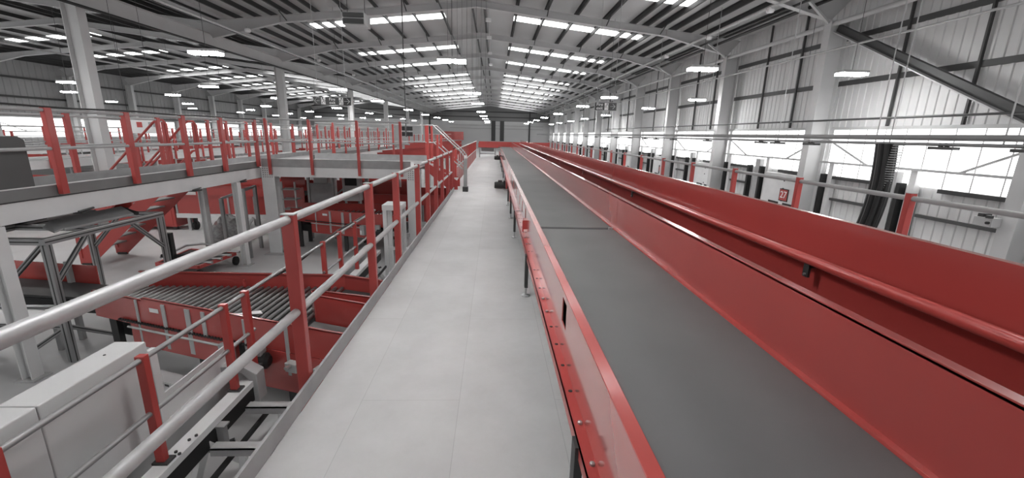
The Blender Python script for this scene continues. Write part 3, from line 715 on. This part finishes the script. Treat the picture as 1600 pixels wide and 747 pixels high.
# ------------------------------------------------------------------ red roller conveyors
def lerp(a, b, f): return Vector(a) + (Vector(b) - Vector(a))*f
def roller_conveyor(dx, dy, label, full=True):
    O = Vector((dx, dy, 0))
    V = lambda x, y, z: Vector((x, y, z)) + O
    root = thing('roller_conveyor', V(-3.2, 4.9, FZ), label, 'conveyor')
    zt = -.3
    A, B, C = (-4.9, 5.08), (-4.07, 4.77), (-1.30, 3.82)      # front line
    D, Ee, F = (-4.86, 5.78), (-2.05, 5.70), (-1.30, 5.42)     # back line
    if not full: C, F = (-1.95, 4.05), (-1.95, 5.69)
    def wall(name, p, q, z0, z1, n, m='red_panel', lip=True):
        p3, q3 = V(*p, z0), V(*q, z0); d = (q3 - p3).normalized(); nn = Vector((-d.y, d.x, 0))*n
        mb = MB().slab([p3, q3, V(*q, z1), V(*p, z1)], nn*.012)
        if lip: mb.slab([V(*p, z1 - .012), V(*q, z1 - .012), V(*q, z1), V(*p, z1)], nn*.035)
        return build(name, mb, m, root)
    fr = wall('side_panel', B, C, -.62, zt, 1)
    wall('side_panel', A, B, -.66, zt - .03, 1)
    wall('lower_panel', (-4.3, 4.84), (-2.75, 4.30), -.92, -.625, 1, lip=False)
    if full: wall('lower_panel', (-2.45, 4.2), (-1.55, 3.9), -1.08, -.625, 1, lip=False)
    wall('side_panel', D, Ee, -.66, zt, -1)
    wall('side_panel', Ee, F, -.66, zt, -1)
    if full: wall('divider_panel', (-2.03, 4.64), (-1.3, 4.36), -.56, -.2, 1)
    if full: wall('divider_panel', (-2.15, 4.86), (-1.3, 4.62), -.56, -.22, 1)
    if full: wall('end_panel', (-2.03, 4.64), (-2.15, 4.86), -.56, -.22, 1, lip=False)
    if full: build('belt', MB().slab([V(-2.1, 4.12, -.53), V(-1.3, 3.85, -.53), V(-1.3, 4.34, -.53), V(-2.05, 4.62, -.53)], (0, 0, .02)), 'belt', root)
    if full: build('belt', MB().slab([V(-2.1, 4.9, -.53), V(-1.3, 4.66, -.53), V(-1.3, 5.4, -.53), V(-2.05, 5.66, -.53)], (0, 0, .02)), 'belt_dark', root)
    n = 30 if full else 20
    for k in range(n):
        x = -4.82 + (2.72)*(k + .5)/n
        yf = 5.08 + (x + 4.9)*(-.31/.83) if x < -4.07 else 4.77 + (x + 4.07)*(-.95/2.77)
        build('roller', MB().tube(V(x, yf + .03, -.5), V(x + .05, 5.68, -.5), .025, 8), 'roller_dark', root, smooth=True)
    build('under_tray', MB().slab([V(-4.85, 5.1, -.62), V(-4.07, 4.8, -.62), V(C[0] - .05, 3.87 + (C[0] + 1.3)*-.345, -.62), V(C[0] - .05, F[1] - .03, -.62), V(-2.05, 5.68, -.62), V(-4.85, 5.76, -.62)], (0, 0, .02)), 'black', root)
    build('under_frame', MB().slab([V(-4.8, 5.2, -.95), V(-2.0, 4.3, -.95), V(-2.0, 5.6, -.95), V(-4.8, 5.7, -.95)], (0, 0, .18)), 'black', root)
    # straps, chain, tube on the front
    d = (Vector((-1.30, 3.82, 0)) - Vector((-4.07, 4.77, 0))).normalized(); nn = Vector((d.y, -d.x, 0))
    at = lambda s, z, o: V(-4.07, 4.77, z) + d*s + nn*o
    for s, w in ((-.1, .03), (.32, .05), (.68, .07), (.92, .05), (1.5, .04), (2.05, .04)):
        build('strap', MB().slab([at(s, -.33, .002), at(s + w, -.33, .002), at(s + w, -.88, .002), at(s, -.88, .002)], nn*.012), 'steel_grey', root)
    build('front_tube', MB().tube(at(-.2, -.66, .06), at(1.3, -.66, .06), .014, 10), 'pipe', root, smooth=True)
    mb = MB()
    for k in range(46):
        mb.lathe(at(-.4 + k*.045, -.615, .015), [(.016, -.012), (.016, .012)], 'y', 6)
    build('drive_chain', mb, 'black', root)
    build('type_plate', MB().slab([at(.12, -.40, .003), at(.26, -.40, .003), at(.26, -.45, .003), at(.12, -.45, .003)], nn*.004), 'board_white', root)
    b = build('control_box', MB().slab([at(1.30, -.58, .06), at(1.42, -.58, .06), at(1.42, -.82, .06), at(1.30, -.82, .06)], nn*.1), 'kick', root, bevel=.006)
    build('box_label', MB().slab([at(1.31, -.7, .163), at(1.36, -.7, .163), at(1.36, -.8, .163), at(1.31, -.8, .163)], nn*.003), 'board_white', b)
    m = build('drive_motor', MB().lathe(at(1.75, -.72, .1), [(.07, -.14), (.085, -.12), (.085, .1), (.05, .13)], 'x', 12), 'black', root, smooth=True)
    build('terminal_box', MB().box(*[q for a in ((at(1.75, 0, .1).x - .07, at(1.75, 0, .1).x + .07), (at(1.75, 0, .1).y - .06, at(1.75, 0, .1).y + .06), (-.64, -.55)) for q in a]), 'kick', m)
    for s in (2.1, 2.45):
        v = build('valve_block', MB().slab([at(s, -.68, .02), at(s + .14, -.68, .02), at(s + .14, -.78, .02), at(s, -.78, .02)], nn*.08), 'steel_grey', root, bevel=.006)
        build('air_fitting', MB().tube(at(s + .07, -.70, .1), at(s + .07, -.70, .16), .02, 8), 'bolt', v)
    for x, y in ((-4.7, 5.1), (-4.7, 5.65), (-3.4, 4.7), (-3.2, 5.6), (-2.2, 4.3), (-2.2, 5.5)):
        l = build('leg', MB().box(*[q for a in ((x + dx - .04, x + dx + .04), (y + dy - .04, y + dy + .04), (FZ, -.62)) for q in a]), 'dark', root)
        build('leg_foot', MB().box(*[q for a in ((x + dx - .07, x + dx + .07), (y + dy - .07, y + dy + .07), (FZ, FZ + .015)) for q in a]), 'steel_grey', l)
    if full:
        for x, y in ((-3.4, 5.66), (-2.7, 5.62)):
            build('sensor', MB().box(*[q for a in ((x + dx - .012, x + dx + .012), (y + dy - .03, y + dy), (-.47, -.38)) for q in a]), 'red', root)
    return root
roller_conveyor(0, 0, 'nearest red sided roller conveyor passing under the walkway edge')
roller_conveyor(-.33, 5.95, 'red sided roller conveyor beneath the crossover bridge', False)
build('paper', MB().slab([(-2.95, 4.58, -.42), (-2.62, 4.62, -.42), (-2.75, 4.80, -.46), (-3.0, 4.70, -.46)], (0, 0, .006)).slab([(-2.95, 4.58, -.42), (-2.86, 4.60, -.42), (-2.66, 4.42, -.34), (-2.74, 4.40, -.33)], (0, 0, .006)), 'board_white', label='crumpled white paper lying on the nearest roller conveyor', cat='paper')
# infeed conveyor left
root = thing('belt_conveyor', (-6, 5.9, FZ), 'short dark belt conveyor with red guards feeding the nearest roller conveyor', 'conveyor')
build('belt', MB().slab([(-7.6, 5.62, -.56), (-4.95, 5.3, -.56), (-4.9, 5.74, -.56), (-7.6, 6.2, -.56)], (0, 0, .03)), 'belt_dark', root)
build('side_panel', MB().slab([(-6.9, 6.12, -.56), (-5.95, 5.96, -.56), (-5.95, 5.96, -.28), (-6.9, 6.12, -.28)], (0, .012, 0)), 'red_panel', root)
build('side_panel', MB().slab([(-5.92, 5.95, -.56), (-5.55, 5.90, -.56), (-5.55, 5.90, -.28), (-5.92, 5.95, -.28)], (0, .012, 0)), 'red_panel', root)
build('panel_post', MB().box(-5.96, -5.91, 5.88, 5.94, -.6, -.22), 'kick', root)
build('conveyor_frame', MB().slab([(-7.6, 5.62, -.74), (-4.95, 5.3, -.74), (-4.9, 5.74, -.74), (-7.6, 6.2, -.74)], (0, 0, .17)), 'black', root)
for x, y in ((-5.9, 5.55), (-5.9, 5.85), (-7.3, 5.7), (-7.3, 6.0)): build('leg', MB().box(x - .03, x + .03, y - .03, y + .03, FZ, -.7), 'kick', root)
# slotted cable tray lying beside the red conveyor
root = thing('cable_tray', (-3.2, 4.35, -1.1), 'pale slotted cable tray in front of the nearest roller conveyor', 'cable tray')
def slotted(p, q, w, h, name, root):
    p, q = Vector(p), Vector(q); d = (q - p).normalized(); a = d.cross(Vector((0, 0, 1)))
    build(name, MB().slab([p - a*w/2, p + a*w/2, q + a*w/2, q - a*w/2], (0, 0, .008)).slab([p + a*w/2, q + a*w/2, q + a*w/2 - Vector((0, 0, h)), p + a*w/2 - Vector((0, 0, h))], a*.006), 'steel_grey', root)
    n = int((q - p).length/.11)
    for k in range(n):
        s = p + d*(.04 + k*.11) + a*(w/2 + .0065) - Vector((0, 0, h*.5))
        build('slot', MB().slab([s - Vector((0, 0, .012)), s + d*.06 - Vector((0, 0, .012)), s + d*.06 + Vector((0, 0, .012)), s + Vector((0, 0, .012))], a*.002), 'black', root)
slotted((-3.95, 4.45, -1.05), (-2.66, 4.02, -1.05), .16, .05, 'tray_body', root)
for x, y in ((-3.8, 4.4), (-2.9, 4.1)): build('tray_leg', MB().box(x - .02, x + .02, y - .02, y + .02, FZ, -1.05), 'steel_grey', root)
build('tray_end', MB().slab([(-4.02, 4.48, -1.05), (-4.28, 4.45, -.93), (-4.25, 4.33, -.93), (-3.98, 4.36, -1.05)], (0, 0, .01)), 'steel_white', root)
# ------------------------------------------------------------------ aluminium work frame
root = thing('work_frame', (-6.0, 6.1, FZ), 'aluminium profile work frame with a dark tilted belt plate', 'frame')
def profile(root, p, q, w=.08, name='frame_bar'):
    b = build(name, MB().bar(p, q, w, w), 'alu', root, bevel=.006)
    p, q = Vector(p), Vector(q); d = (q - p).normalized(); up = Vector((0, 0, 1)); a = d.cross(up)
    if a.length < .1: a = Vector((1, 0, 0))
    a.normalize(); u = a.cross(d); mb = MB()
    for v in (a, -a, u, -u):
        s = v.cross(d)*.008; o = v*(w/2 + .0008)
        mb.slab([p + o - s, p + o + s, q + o + s, q + o - s], v*-.003)
    build('groove', mb, 'dark', b)
    return b
TZ = .24
for x, y in ((-5.45, 5.23), (-5.45, 7.05), (-6.6, 5.23), (-6.6, 7.05)): profile(root, (x, y, FZ + .01), (x, y, TZ - .04), name='leg')
profile(root, (-5.45, 5.19, TZ), (-5.45, 7.09, TZ)); profile(root, (-6.6, 5.19, TZ), (-6.6, 7.09, TZ))
profile(root, (-6.56, 5.23, TZ), (-5.49, 5.23, TZ)); profile(root, (-6.56, 7.05, TZ), (-5.49, 7.05, TZ)); profile(root, (-6.56, 6.0, TZ), (-5.49, 6.0, TZ))
for p, q in (((-5.45, 6.5, TZ - .04), (-5.45, 7.01, -.28)), ((-5.49, 5.23, TZ - .04), (-6.0, 5.23, -.3)), ((-5.45, 5.27, -.28), (-5.45, 5.75, TZ - .04)), ((-6.56, 7.05, -.3), (-6.1, 7.05, TZ - .04)), ((-5.49, 5.23, -.92), (-6.1, 5.23, FZ + .05)), ((-5.45, 5.27, -.9), (-5.45, 5.9, FZ + .05))):
    profile(root, p, q, .05, 'diagonal_brace')
profile(root, (-6.56, 5.23, -.62), (-5.49, 5.23, -.62), .05); profile(root, (-6.56, 5.23, -.88), (-5.49, 5.23, -.88), .05)
build('belt_plate', MB().slab([(-5.97, 5.85, .34), (-5.56, 5.6, .285), (-5.56, 6.7, .285), (-5.9, 6.9, .36)], (0, 0, .035)), 'plate', root, bevel=.008)
build('plate_end', MB().slab([(-5.97, 5.85, .36), (-5.56, 5.6, .31), (-5.56, 5.47, .285), (-5.95, 5.72, .285)], (0, 0, .02)), 'plate', root, bevel=.01)
build('plate_roller', MB().tube((-5.92, 6.93, .35), (-5.56, 6.75, .31), .03, 10), 'black', root)
build('dark_roller_unit', MB().slab([(-6.62, 5.9, .285), (-6.5, 5.75, .285), (-6.5, 6.35, .285), (-6.62, 6.45, .285)], (0, 0, .085)), 'black', root, bevel=.02)
build('hand_lever', MB().box(-5.52, -5.40, 7.12, 7.2, -.75, -.1).tube((-5.62, 7.16, -.5), (-5.2, 7.16, -.5), .03, 8), 'black', root)
# flat red trolley
root = thing('trolley', (-6.2, 9.1, FZ), 'flat red edged trolley with dark tyres standing on the floor', 'trolley')
tq = [(-6.9, 8.62), (-5.95, 8.45), (-5.8, 9.45), (-6.95, 9.7)]
for a, b in zip(tq, tq[1:] + tq[:1]): build('frame_rail', MB().bar((*a, -1.12), (*b, -1.12), .05, .07), 'red', root)
build('deck_plate', MB().slab([(x*.985 - .09, y*.985 + .14, -1.13) for x, y in tq], (0, 0, .03)), 'dark', root)
for k in range(4): build('deck_roller', MB().tube((-6.7 + .02*k, 8.75 + k*.27, -1.08), (-5.8 + .03*k, 8.65 + k*.27, -1.08), .03, 8), 'alu', root)
for x, y in tq: build('wheel', MB().lathe((x*.99 - .06, y*.99 + .08, FZ + .1), [(.06, -.03), (.1, -.025), (.1, .025), (.06, .03)], 'x', 14), 'black', root)
build('top_tube', MB().path([(-6.85, 8.7, -1.0), (-6.95, 9.6, -.98), (-6.7, 9.75, -.98), (-6.0, 9.55, -.98)], .025, 8), 'alu', root, smooth=True)
# wrapped bundle
mb = MB(); nu, nv = 18, 12
for j in range(nv + 1):
    th = math.pi*.5*(j/nv)
    for i in range(nu):
        ph = 2*math.pi*i/nu; rr = 1 + .18*math.sin(3*ph + j) + random.uniform(-.07, .07)
        mb.v.append((-7.2 + .5*math.cos(ph)*math.cos(th)*rr*(1.05 - .3*j/nv), 11.6 + .45*math.sin(ph)*math.cos(th)*rr, FZ + .72*math.sin(th)*(1 + random.uniform(-.05, .05)) + .002))
for j in range(nv):
    for i in range(nu):
        k = (i + 1) % nu; mb.f.append((j*nu + i, j*nu + k, (j+1)*nu + k, (j+1)*nu + i))
mb.f.append(tuple(range(nu - 1, -1, -1)))
build('wrapped_bundle', mb, 'bag', smooth=True, label='grey plastic wrapped bundle on the floor behind the red trolley', cat='bundle')
# small grey frames between the platform and the wrapped bundle
root = thing('pipe_stand', (-6.4, 10.4, FZ), 'thin aluminium stand with a bent top rail beside the platform leg', 'stand')
for x, y, zt in ((-6.45, 10.25, .0), (-6.0, 10.9, .25), (-5.78, 10.0, .25)): build('stand_leg', MB().box(x - .035, x + .035, y - .035, y + .035, FZ, zt), 'alu', root)
build('stand_rail', MB().bar((-6.45, 10.25, .0), (-6.0, 10.9, .22), .05, .05).bar((-6.0, 10.9, .22), (-5.78, 10.0, .25), .05, .05), 'alu', root)
build('stand_brace', MB().bar((-6.25, 10.5, -1.0), (-5.9, 10.5, -.5), .06, .05), 'steel_white', root)

# ------------------------------------------------------------------ red machines further back
def red_run(x0, x1, y, z0, z1, label, panels, ledge=True, depth=.9, kind='conveyor'):
    root = thing('red_conveyor', ((x0+x1)/2, y, FZ), label, kind)
    w = (x1 - x0)/panels
    for k in range(panels):
        a, b = x0 + k*w, x0 + (k+1)*w
        p = build('side_panel', MB().box(a + .01, b - .01, y, y + .015, z0, z1 - .3), 'red_panel', root)
        build('panel_rib', MB().box(a, a + .05, y - .02, y, z0, z1 - .3), 'kick', p)
    build('upper_guard', MB().box(x0, x1, y, y + .015, z1 - .29, z1).box(x0, x1, y - .03, y + .01, z1 - .30, z1 - .28).box(x0, x1, y - .02, y + .03, z1 - .012, z1), 'red_panel', root)
    build('back_guard', MB().box(x0, x1, y + depth, y + depth + .015, z0, z1 + .12), 'red_panel', root)
    build('belt', MB().box(x0, x1, y + .02, y + depth - .01, z1 - .26, z1 - .22), 'belt_dark', root)
    build('bed', MB().box(x0, x1, y + .05, y + depth - .05, z0 + .05, z0 + .12), 'black', root)
    if ledge: build('lower_ledge', MB().box(x0, x1, y - .03, y + .02, z0 - .13, z0 - .005), 'steel_white', root)
    for x in [x0 + .3 + k*1.5 for k in range(int((x1-x0)/1.5) + 1)]:
        if x < x1: build('leg', MB().box(x - .04, x + .04, y + .02, y + .1, FZ, z0 - .0).box(x - .04, x + .04, y + depth - .1, y + depth - .02, FZ, z0 + .05), 'steel_grey', root)
    return root
r = red_run(-9.35, -5.6, 12.75, -.86, -.02, 'long red conveyor with a white lower ledge behind the wrapped bundle', 5)
build('upper_hopper', MB().box(-8.9, -6.75, 13.1, 13.115, -.02, .42).box(-6.4, -5.7, 13.1, 13.115, -.02, .42).box(-8.9, -5.7, 13.1, 13.14, .18, .2), 'red_panel', r)
build('white_mark', MB().box(-9.0, -8.72, 12.735, 12.75, -.3, -.16), 'board_white', r)
r = red_run(-5.2, -2.6, 13.7, -.95, .1, 'shorter red conveyor with a white ledge under the crossover bridge', 3)
root = thing('red_cabinet', (-10, 12.9, FZ), 'low red machine cabinet at the left end of the long red conveyor', 'cabinet')
build('cabinet_body', MB().box(-10.6, -9.42, 12.75, 13.6, FZ + .1, -.42), 'red', root, bevel=.015)
build('cabinet_door', MB().box(-10.52, -9.5, 12.735, 12.75, FZ + .15, -.62), 'red', root, bevel=.004)
build('door_handle', MB().box(-10.1, -9.85, 12.72, 12.735, -.78, -.74), 'black', root)
build('cabinet_foot', MB().box(-10.5, -10.4, 12.85, 12.95, FZ, FZ + .1).box(-9.6, -9.5, 12.85, 12.95, FZ, FZ + .1), 'dark', root)
for k in range(2):
    root = thing('castor_unit', (-8.95 + k*.35, 12.9, FZ), 'black wheel under the long red conveyor, %s from the red cabinet' % ('nearest' if k == 0 else 'second'), 'wheel', 'castors')
    build('wheel', MB().lathe((-8.95 + k*.35, 12.9, FZ + .13), [(.05, -.04), (.13, -.035), (.13, .035), (.05, .04)], 'x', 14), 'black', root)
    build('castor_fork', MB().box(-9.0 + k*.35, -8.9 + k*.35, 12.87, 12.93, FZ + .15, FZ + .36), 'dark', root)
# red chute behind the long stairs
r = red_run(-17.0, -11.0, 12.6, -.95, .0, 'red sided conveyor left of the low red machine cabinet', 5, False, .8)
# control cabinets under the bridge
for k, (x, y, z0, z1, w, lab, scr) in enumerate(((-4.1, 12.4, -.35, .42, .5, 'white control cabinet with a dark screen under the crossover bridge', True), (-5.0, 12.5, -.3, .3, .4, 'small white control box left of the screened cabinet', False))):
    root = thing('control_cabinet', (x, y, FZ), lab, 'cabinet')
    build('cabinet_body', MB().box(x - w/2, x + w/2, y, y + .25, z0, z1), 'steel_white', root, bevel=.01)
    build('cabinet_door', MB().box(x - w/2 + .03, x + w/2 - .03, y - .012, y, z0 + .03, z1 - .03), 'cover', root, bevel=.003)
    if scr: build('screen', MB().box(x - .17, x + .17, y - .02, y - .012, z1 - .32, z1 - .06), 'black', root)
    build('cabinet_handle', MB().lathe((x + .02, y - .02, z0 + .25), [(.02, -.01), (.02, .01)], 'y', 8), 'dark', root)
    for dx in (-w/2 + .04, w/2 - .04): build('leg', MB().box(x + dx - .025, x + dx + .025, y + .1, y + .15, FZ, z0), 'steel_white', root)
root = thing('white_frame', (-2.1, 9.0, FZ), 'white steel frame standing in front of the right bridge leg', 'frame')
build('frame_top', MB().box(-2.3, -1.9, 8.75, 9.25, .05, .17), 'steel_white', root, bevel=.01)
for x, y in ((-2.25, 8.8), (-1.95, 8.8), (-2.25, 9.2), (-1.95, 9.2)): build('leg', MB().box(x - .04, x + .04, y - .04, y + .04, FZ, .05), 'steel_white', root)
build('frame_rail', MB().box(-2.25, -1.95, 8.78, 8.82, -.8, -.74), 'steel_white', root)
root = thing('grey_screen', (-5.0, 11.0, FZ), 'grey sheet machine guard standing under the crossover bridge', 'guard')
build('guard_sheet', MB().box(-5.1, -4.5, 12.0, 12.02, -1.1, .2), 'kick', root)
for x in (-5.14, -4.48): build('guard_post', MB().box(x - .03, x + .03, 11.98, 12.04, FZ, .35), 'alu', root)
root = thing('ladder_rack', (-5.9, 12.0, FZ), 'small pale step rack near the left bridge leg', 'rack')
for k in range(5): build('rack_shelf', MB().box(-5.9, -5.5, 12.0, 12.3, FZ + .25 + k*.28, FZ + .28 + k*.28), 'steel_grey', root)
for x in (-5.88, -5.52): build('rack_post', MB().box(x - .02, x + .02, 12.0, 12.04, FZ, FZ + 1.6), 'steel_white', root)
# inclined red conveyors behind the bridge
def ramp(xa, za, xb, zb, y, dep, h, label):
    root = thing('inclined_conveyor', ((xa+xb)/2, y, FZ), label, 'conveyor')
    for yy, e in ((y, 0), (y + dep, .06)):
        build('side_panel', MB().slab([(xa, yy, za - h), (xb, yy, zb - h), (xb, yy, zb + e), (xa, yy, za + e)], (0, .015, 0)).bar((xa, yy, za - h*.45), (xb, yy, zb - h*.45), .03, .025).bar((xa, yy, za + e), (xb, yy, zb + e), .05, .02), 'red', root)
    build('belt', MB().slab([(xa, y + .02, za - .1), (xb, y + .02, zb - .1), (xb, y + dep, zb - .1), (xa, y + dep, za - .1)], (0, 0, .03)), 'belt', root)
    for f in (.1, .35, .6, .85):
        x = xa + (xb-xa)*f; z = za + (zb-za)*f - h
        build('leg', MB().box(x - .04, x + .04, y + .03, y + .1, FZ, z).box(x - .04, x + .04, y + dep - .1, y + dep - .03, FZ, z), 'steel_grey', root)
ramp(-4.95, .62, -1.5, 1.2, 16.0, .9, .42, 'nearer red inclined conveyor rising towards the walkway behind the bridge')
ramp(-5.2, .7, -1.6, 1.05, 19.5, .9, .35, 'second red inclined conveyor behind the nearer inclined one')
ramp(-5.3, .9, -2.0, 1.12, 26, 1.0, .45, 'farthest red inclined conveyor left of the panel fence')
# red machine beside the walkway under the steps
r = red_run(-3.6, -1.35, 12.5, -.95, -.15, 'red conveyor beside the walkway below the short steps', 3, True, .8)
# hanging white board and screens
root = thing('notice_board', (-10.85, 14, 1.42), 'white hanging board with a red picture and two grey pictures', 'sign')
build('board', MB().box(-11.35, -10.35, 14, 14.03, 1.40, 1.84), 'board_white', root)
build('red_picture', MB().box(-11.02, -10.86, 13.992, 14, 1.58, 1.74), 'red', root)
for x in (-10.62, -10.48): build('grey_picture', MB().box(x - .05, x + .05, 13.992, 14, 1.6, 1.74), 'kick', root)
for x in (-11.25, -10.45): build('suspension_wire', MB().tube((x, 14.015, 1.84), (x, 14.015, 6.2), .006, 5), 'dark', root)
root = thing('hanging_screens', (-2.6, 13, 1.5), 'cluster of four small black screens hanging behind the bridge', 'screen')
for dx in (-.11, .11):
    for dz in (-.08, .08): build('screen', MB().box(-2.6 + dx - .085, -2.6 + dx + .085, 13, 13.04, 1.66 + dz - .06, 1.66 + dz + .06), 'black', root)
build('mount_pole', MB().tube((-2.6, 13.03, 1.5), (-2.6, 13.03, 6.4), .015, 6), 'dark', root)
# distant machinery of the left hall : raised grey conveyors with red railings
def far_line(x, y0, y1, z, label, step, side):
    root = thing('raised_conveyor', (x, (y0+y1)/2, FZ), label, 'conveyor')
    build('side_beam', MB().box(x - .45, x - .43, y0, y1, z - .28, z).box(x + .43, x + .45, y0, y1, z - .28, z), 'steel_white', root)
    build('belt', MB().box(x - .42, x + .42, y0, y1, z - .1, z - .06), 'belt', root)
    y = y0 + .5
    while y < y1:
        l = build('leg', MB().box(x - .44, x - .36, y - .04, y + .04, FZ, z - .28).box(x + .36, x + .44, y - .04, y + .04, FZ, z - .28).box(x - .36, x + .36, y - .03, y + .03, z - .5, z - .42), 'steel_grey', root)
        y += 3
    railing('handrail', 'distant red posted handrail beside the ' + label.split('conveyor')[0] + 'conveyor', [y0 + step*k for k in range(int((y1-y0)/step) + 1)], (y0, y1), (z + 1.08, z + .6), .06, .07, z - .28, z + 1.1, .022, pipe='steel_grey', off=x + side*.5, cap=False)
far_line(-9.6, 15.5, 40, .55, 'first raised pale conveyor line beyond the platform', 1.5, 1)
far_line(-15.2, 13, 60, .45, 'second raised pale conveyor line just past the free-standing columns', 1.9, 1)
far_line(-19.5, 18, 60, .2, 'third raised pale conveyor line in the left hall', 2.2, 1)
far_line(-24.0, 20, 70, .35, 'fourth raised pale conveyor line in the left hall', 2.4, -1)
far_line(-29.0, 24, 70, .1, 'fifth raised pale conveyor line nearest the left wall', 2.6, 1)
far_line(-5.0, 28.5, 56, .4, 'distant raised pale conveyor line left of the panel fence', 1.8, -1)
# pallets cages of parcels / roll cages on the far floor
def cage(x, y, m, label, h=1.7):
    root = thing('roll_cage', (x, y, FZ), label, 'roll cage', 'roll cages on the far floor')
    for dx in (-.36, .36):
        for dy in (-.4, .4): build('cage_post', MB().box(x + dx - .02, x + dx + .02, y + dy - .02, y + dy + .02, FZ + .12, FZ + h), 'steel_grey', root)
    mb = MB()
    for k in range(6):
        z = FZ + .25 + k*(h - .3)/5
        mb.box(x - .36, x + .36, y + .39, y + .41, z, z + .02).box(x - .37, x - .35, y - .4, y + .4, z, z + .02).box(x + .35, x + .37, y - .4, y + .4, z, z + .02)
    build('cage_wires', mb, 'steel_grey', root)
    build('cage_base', MB().box(x - .38, x + .38, y - .42, y + .42, FZ + .12, FZ + .18), m, root)
    for dx in (-.3, .3): build('castor', MB().lathe((x + dx, y - .3, FZ + .06), [(.03, -.02), (.06, -.02), (.06, .02), (.03, .02)], 'x', 10).lathe((x + dx, y + .3, FZ + .06), [(.03, -.02), (.06, -.02), (.06, .02), (.03, .02)], 'x', 10), 'black', root)
for r_, x in enumerate((-12.9, -17.2, -21.8, -26.6)):
    for k in range(6):
        cage(x + random.uniform(-.15, .15), 19 + r_*2 + k*3.1, ('red', 'dark')[(r_ + k) % 2], 'grey wire roll cage, %s row from the platform, %s from the front' % (('first', 'second', 'third', 'fourth')[r_], ORD[k]))
for k, (xa, xb, y, z) in enumerate(((-24, -13.5, 16.5, -.35), (-27, -8.5, 21.5, -.2), (-32, -11, 26.5, -.3), (-32, -11, 33, -.1), (-33, -12, 41, .0))):
    root = thing('floor_conveyor', ((xa+xb)/2, y, FZ), 'low dark belt conveyor crossing the left hall floor, %s from the front' % ORD[k], 'conveyor')
    build('side_frame', MB().box(xa, xb, y - .4, y - .38, z - .25, z).box(xa, xb, y + .38, y + .4, z - .25, z), 'kick', root)
    build('belt', MB().box(xa, xb, y - .37, y + .37, z - .1, z - .06), 'belt_dark', root)
    build('side_guard', MB().box(xa, xb, y + .4, y + .42, z, z + .35), ('kick_dark', 'red')[k % 2], root)
    x = xa + .5
    while x < xb:
        build('leg', MB().box(x - .04, x + .04, y - .38, y - .3, FZ, z - .25), 'dark', root); x += 2.5
# red and white hoarding far away
root = thing('far_hoarding', (-8, 87, .6), 'distant red and white panel board before the far end wall', 'board')
build('red_sheet', MB().box(-10.2, -7.8, 86, 86.1, .3, 1.9), 'red', root)
build('white_sheet', MB().box(-7.8, -6.0, 86, 86.1, .3, 1.9), 'red_gloss', root)
for x in (-10, -6.2): build('board_post', MB().box(x - .05, x + .05, 86.1, 86.2, FZ, 1.9), 'steel_grey', root)

# ------------------------------------------------------------------ light and colour
w = bpy.data.worlds.new('sky'); S.world = w; w.use_nodes = True
w.node_tree.nodes['Background'].inputs['Color'].default_value = (1, 1, 1, 1)
w.node_tree.nodes['Background'].inputs['Strength'].default_value = .25
S.view_settings.view_transform = 'Standard'; S.view_settings.look = 'None'
S.view_settings.exposure = 1.32; S.view_settings.gamma = 1; S.view_settings.use_curve_mapping = False
S.cycles.max_bounces = 8; S.cycles.diffuse_bounces = 5; S.cycles.glossy_bounces = 4
S.cycles.sample_clamp_indirect = 8; S.cycles.use_denoising = True
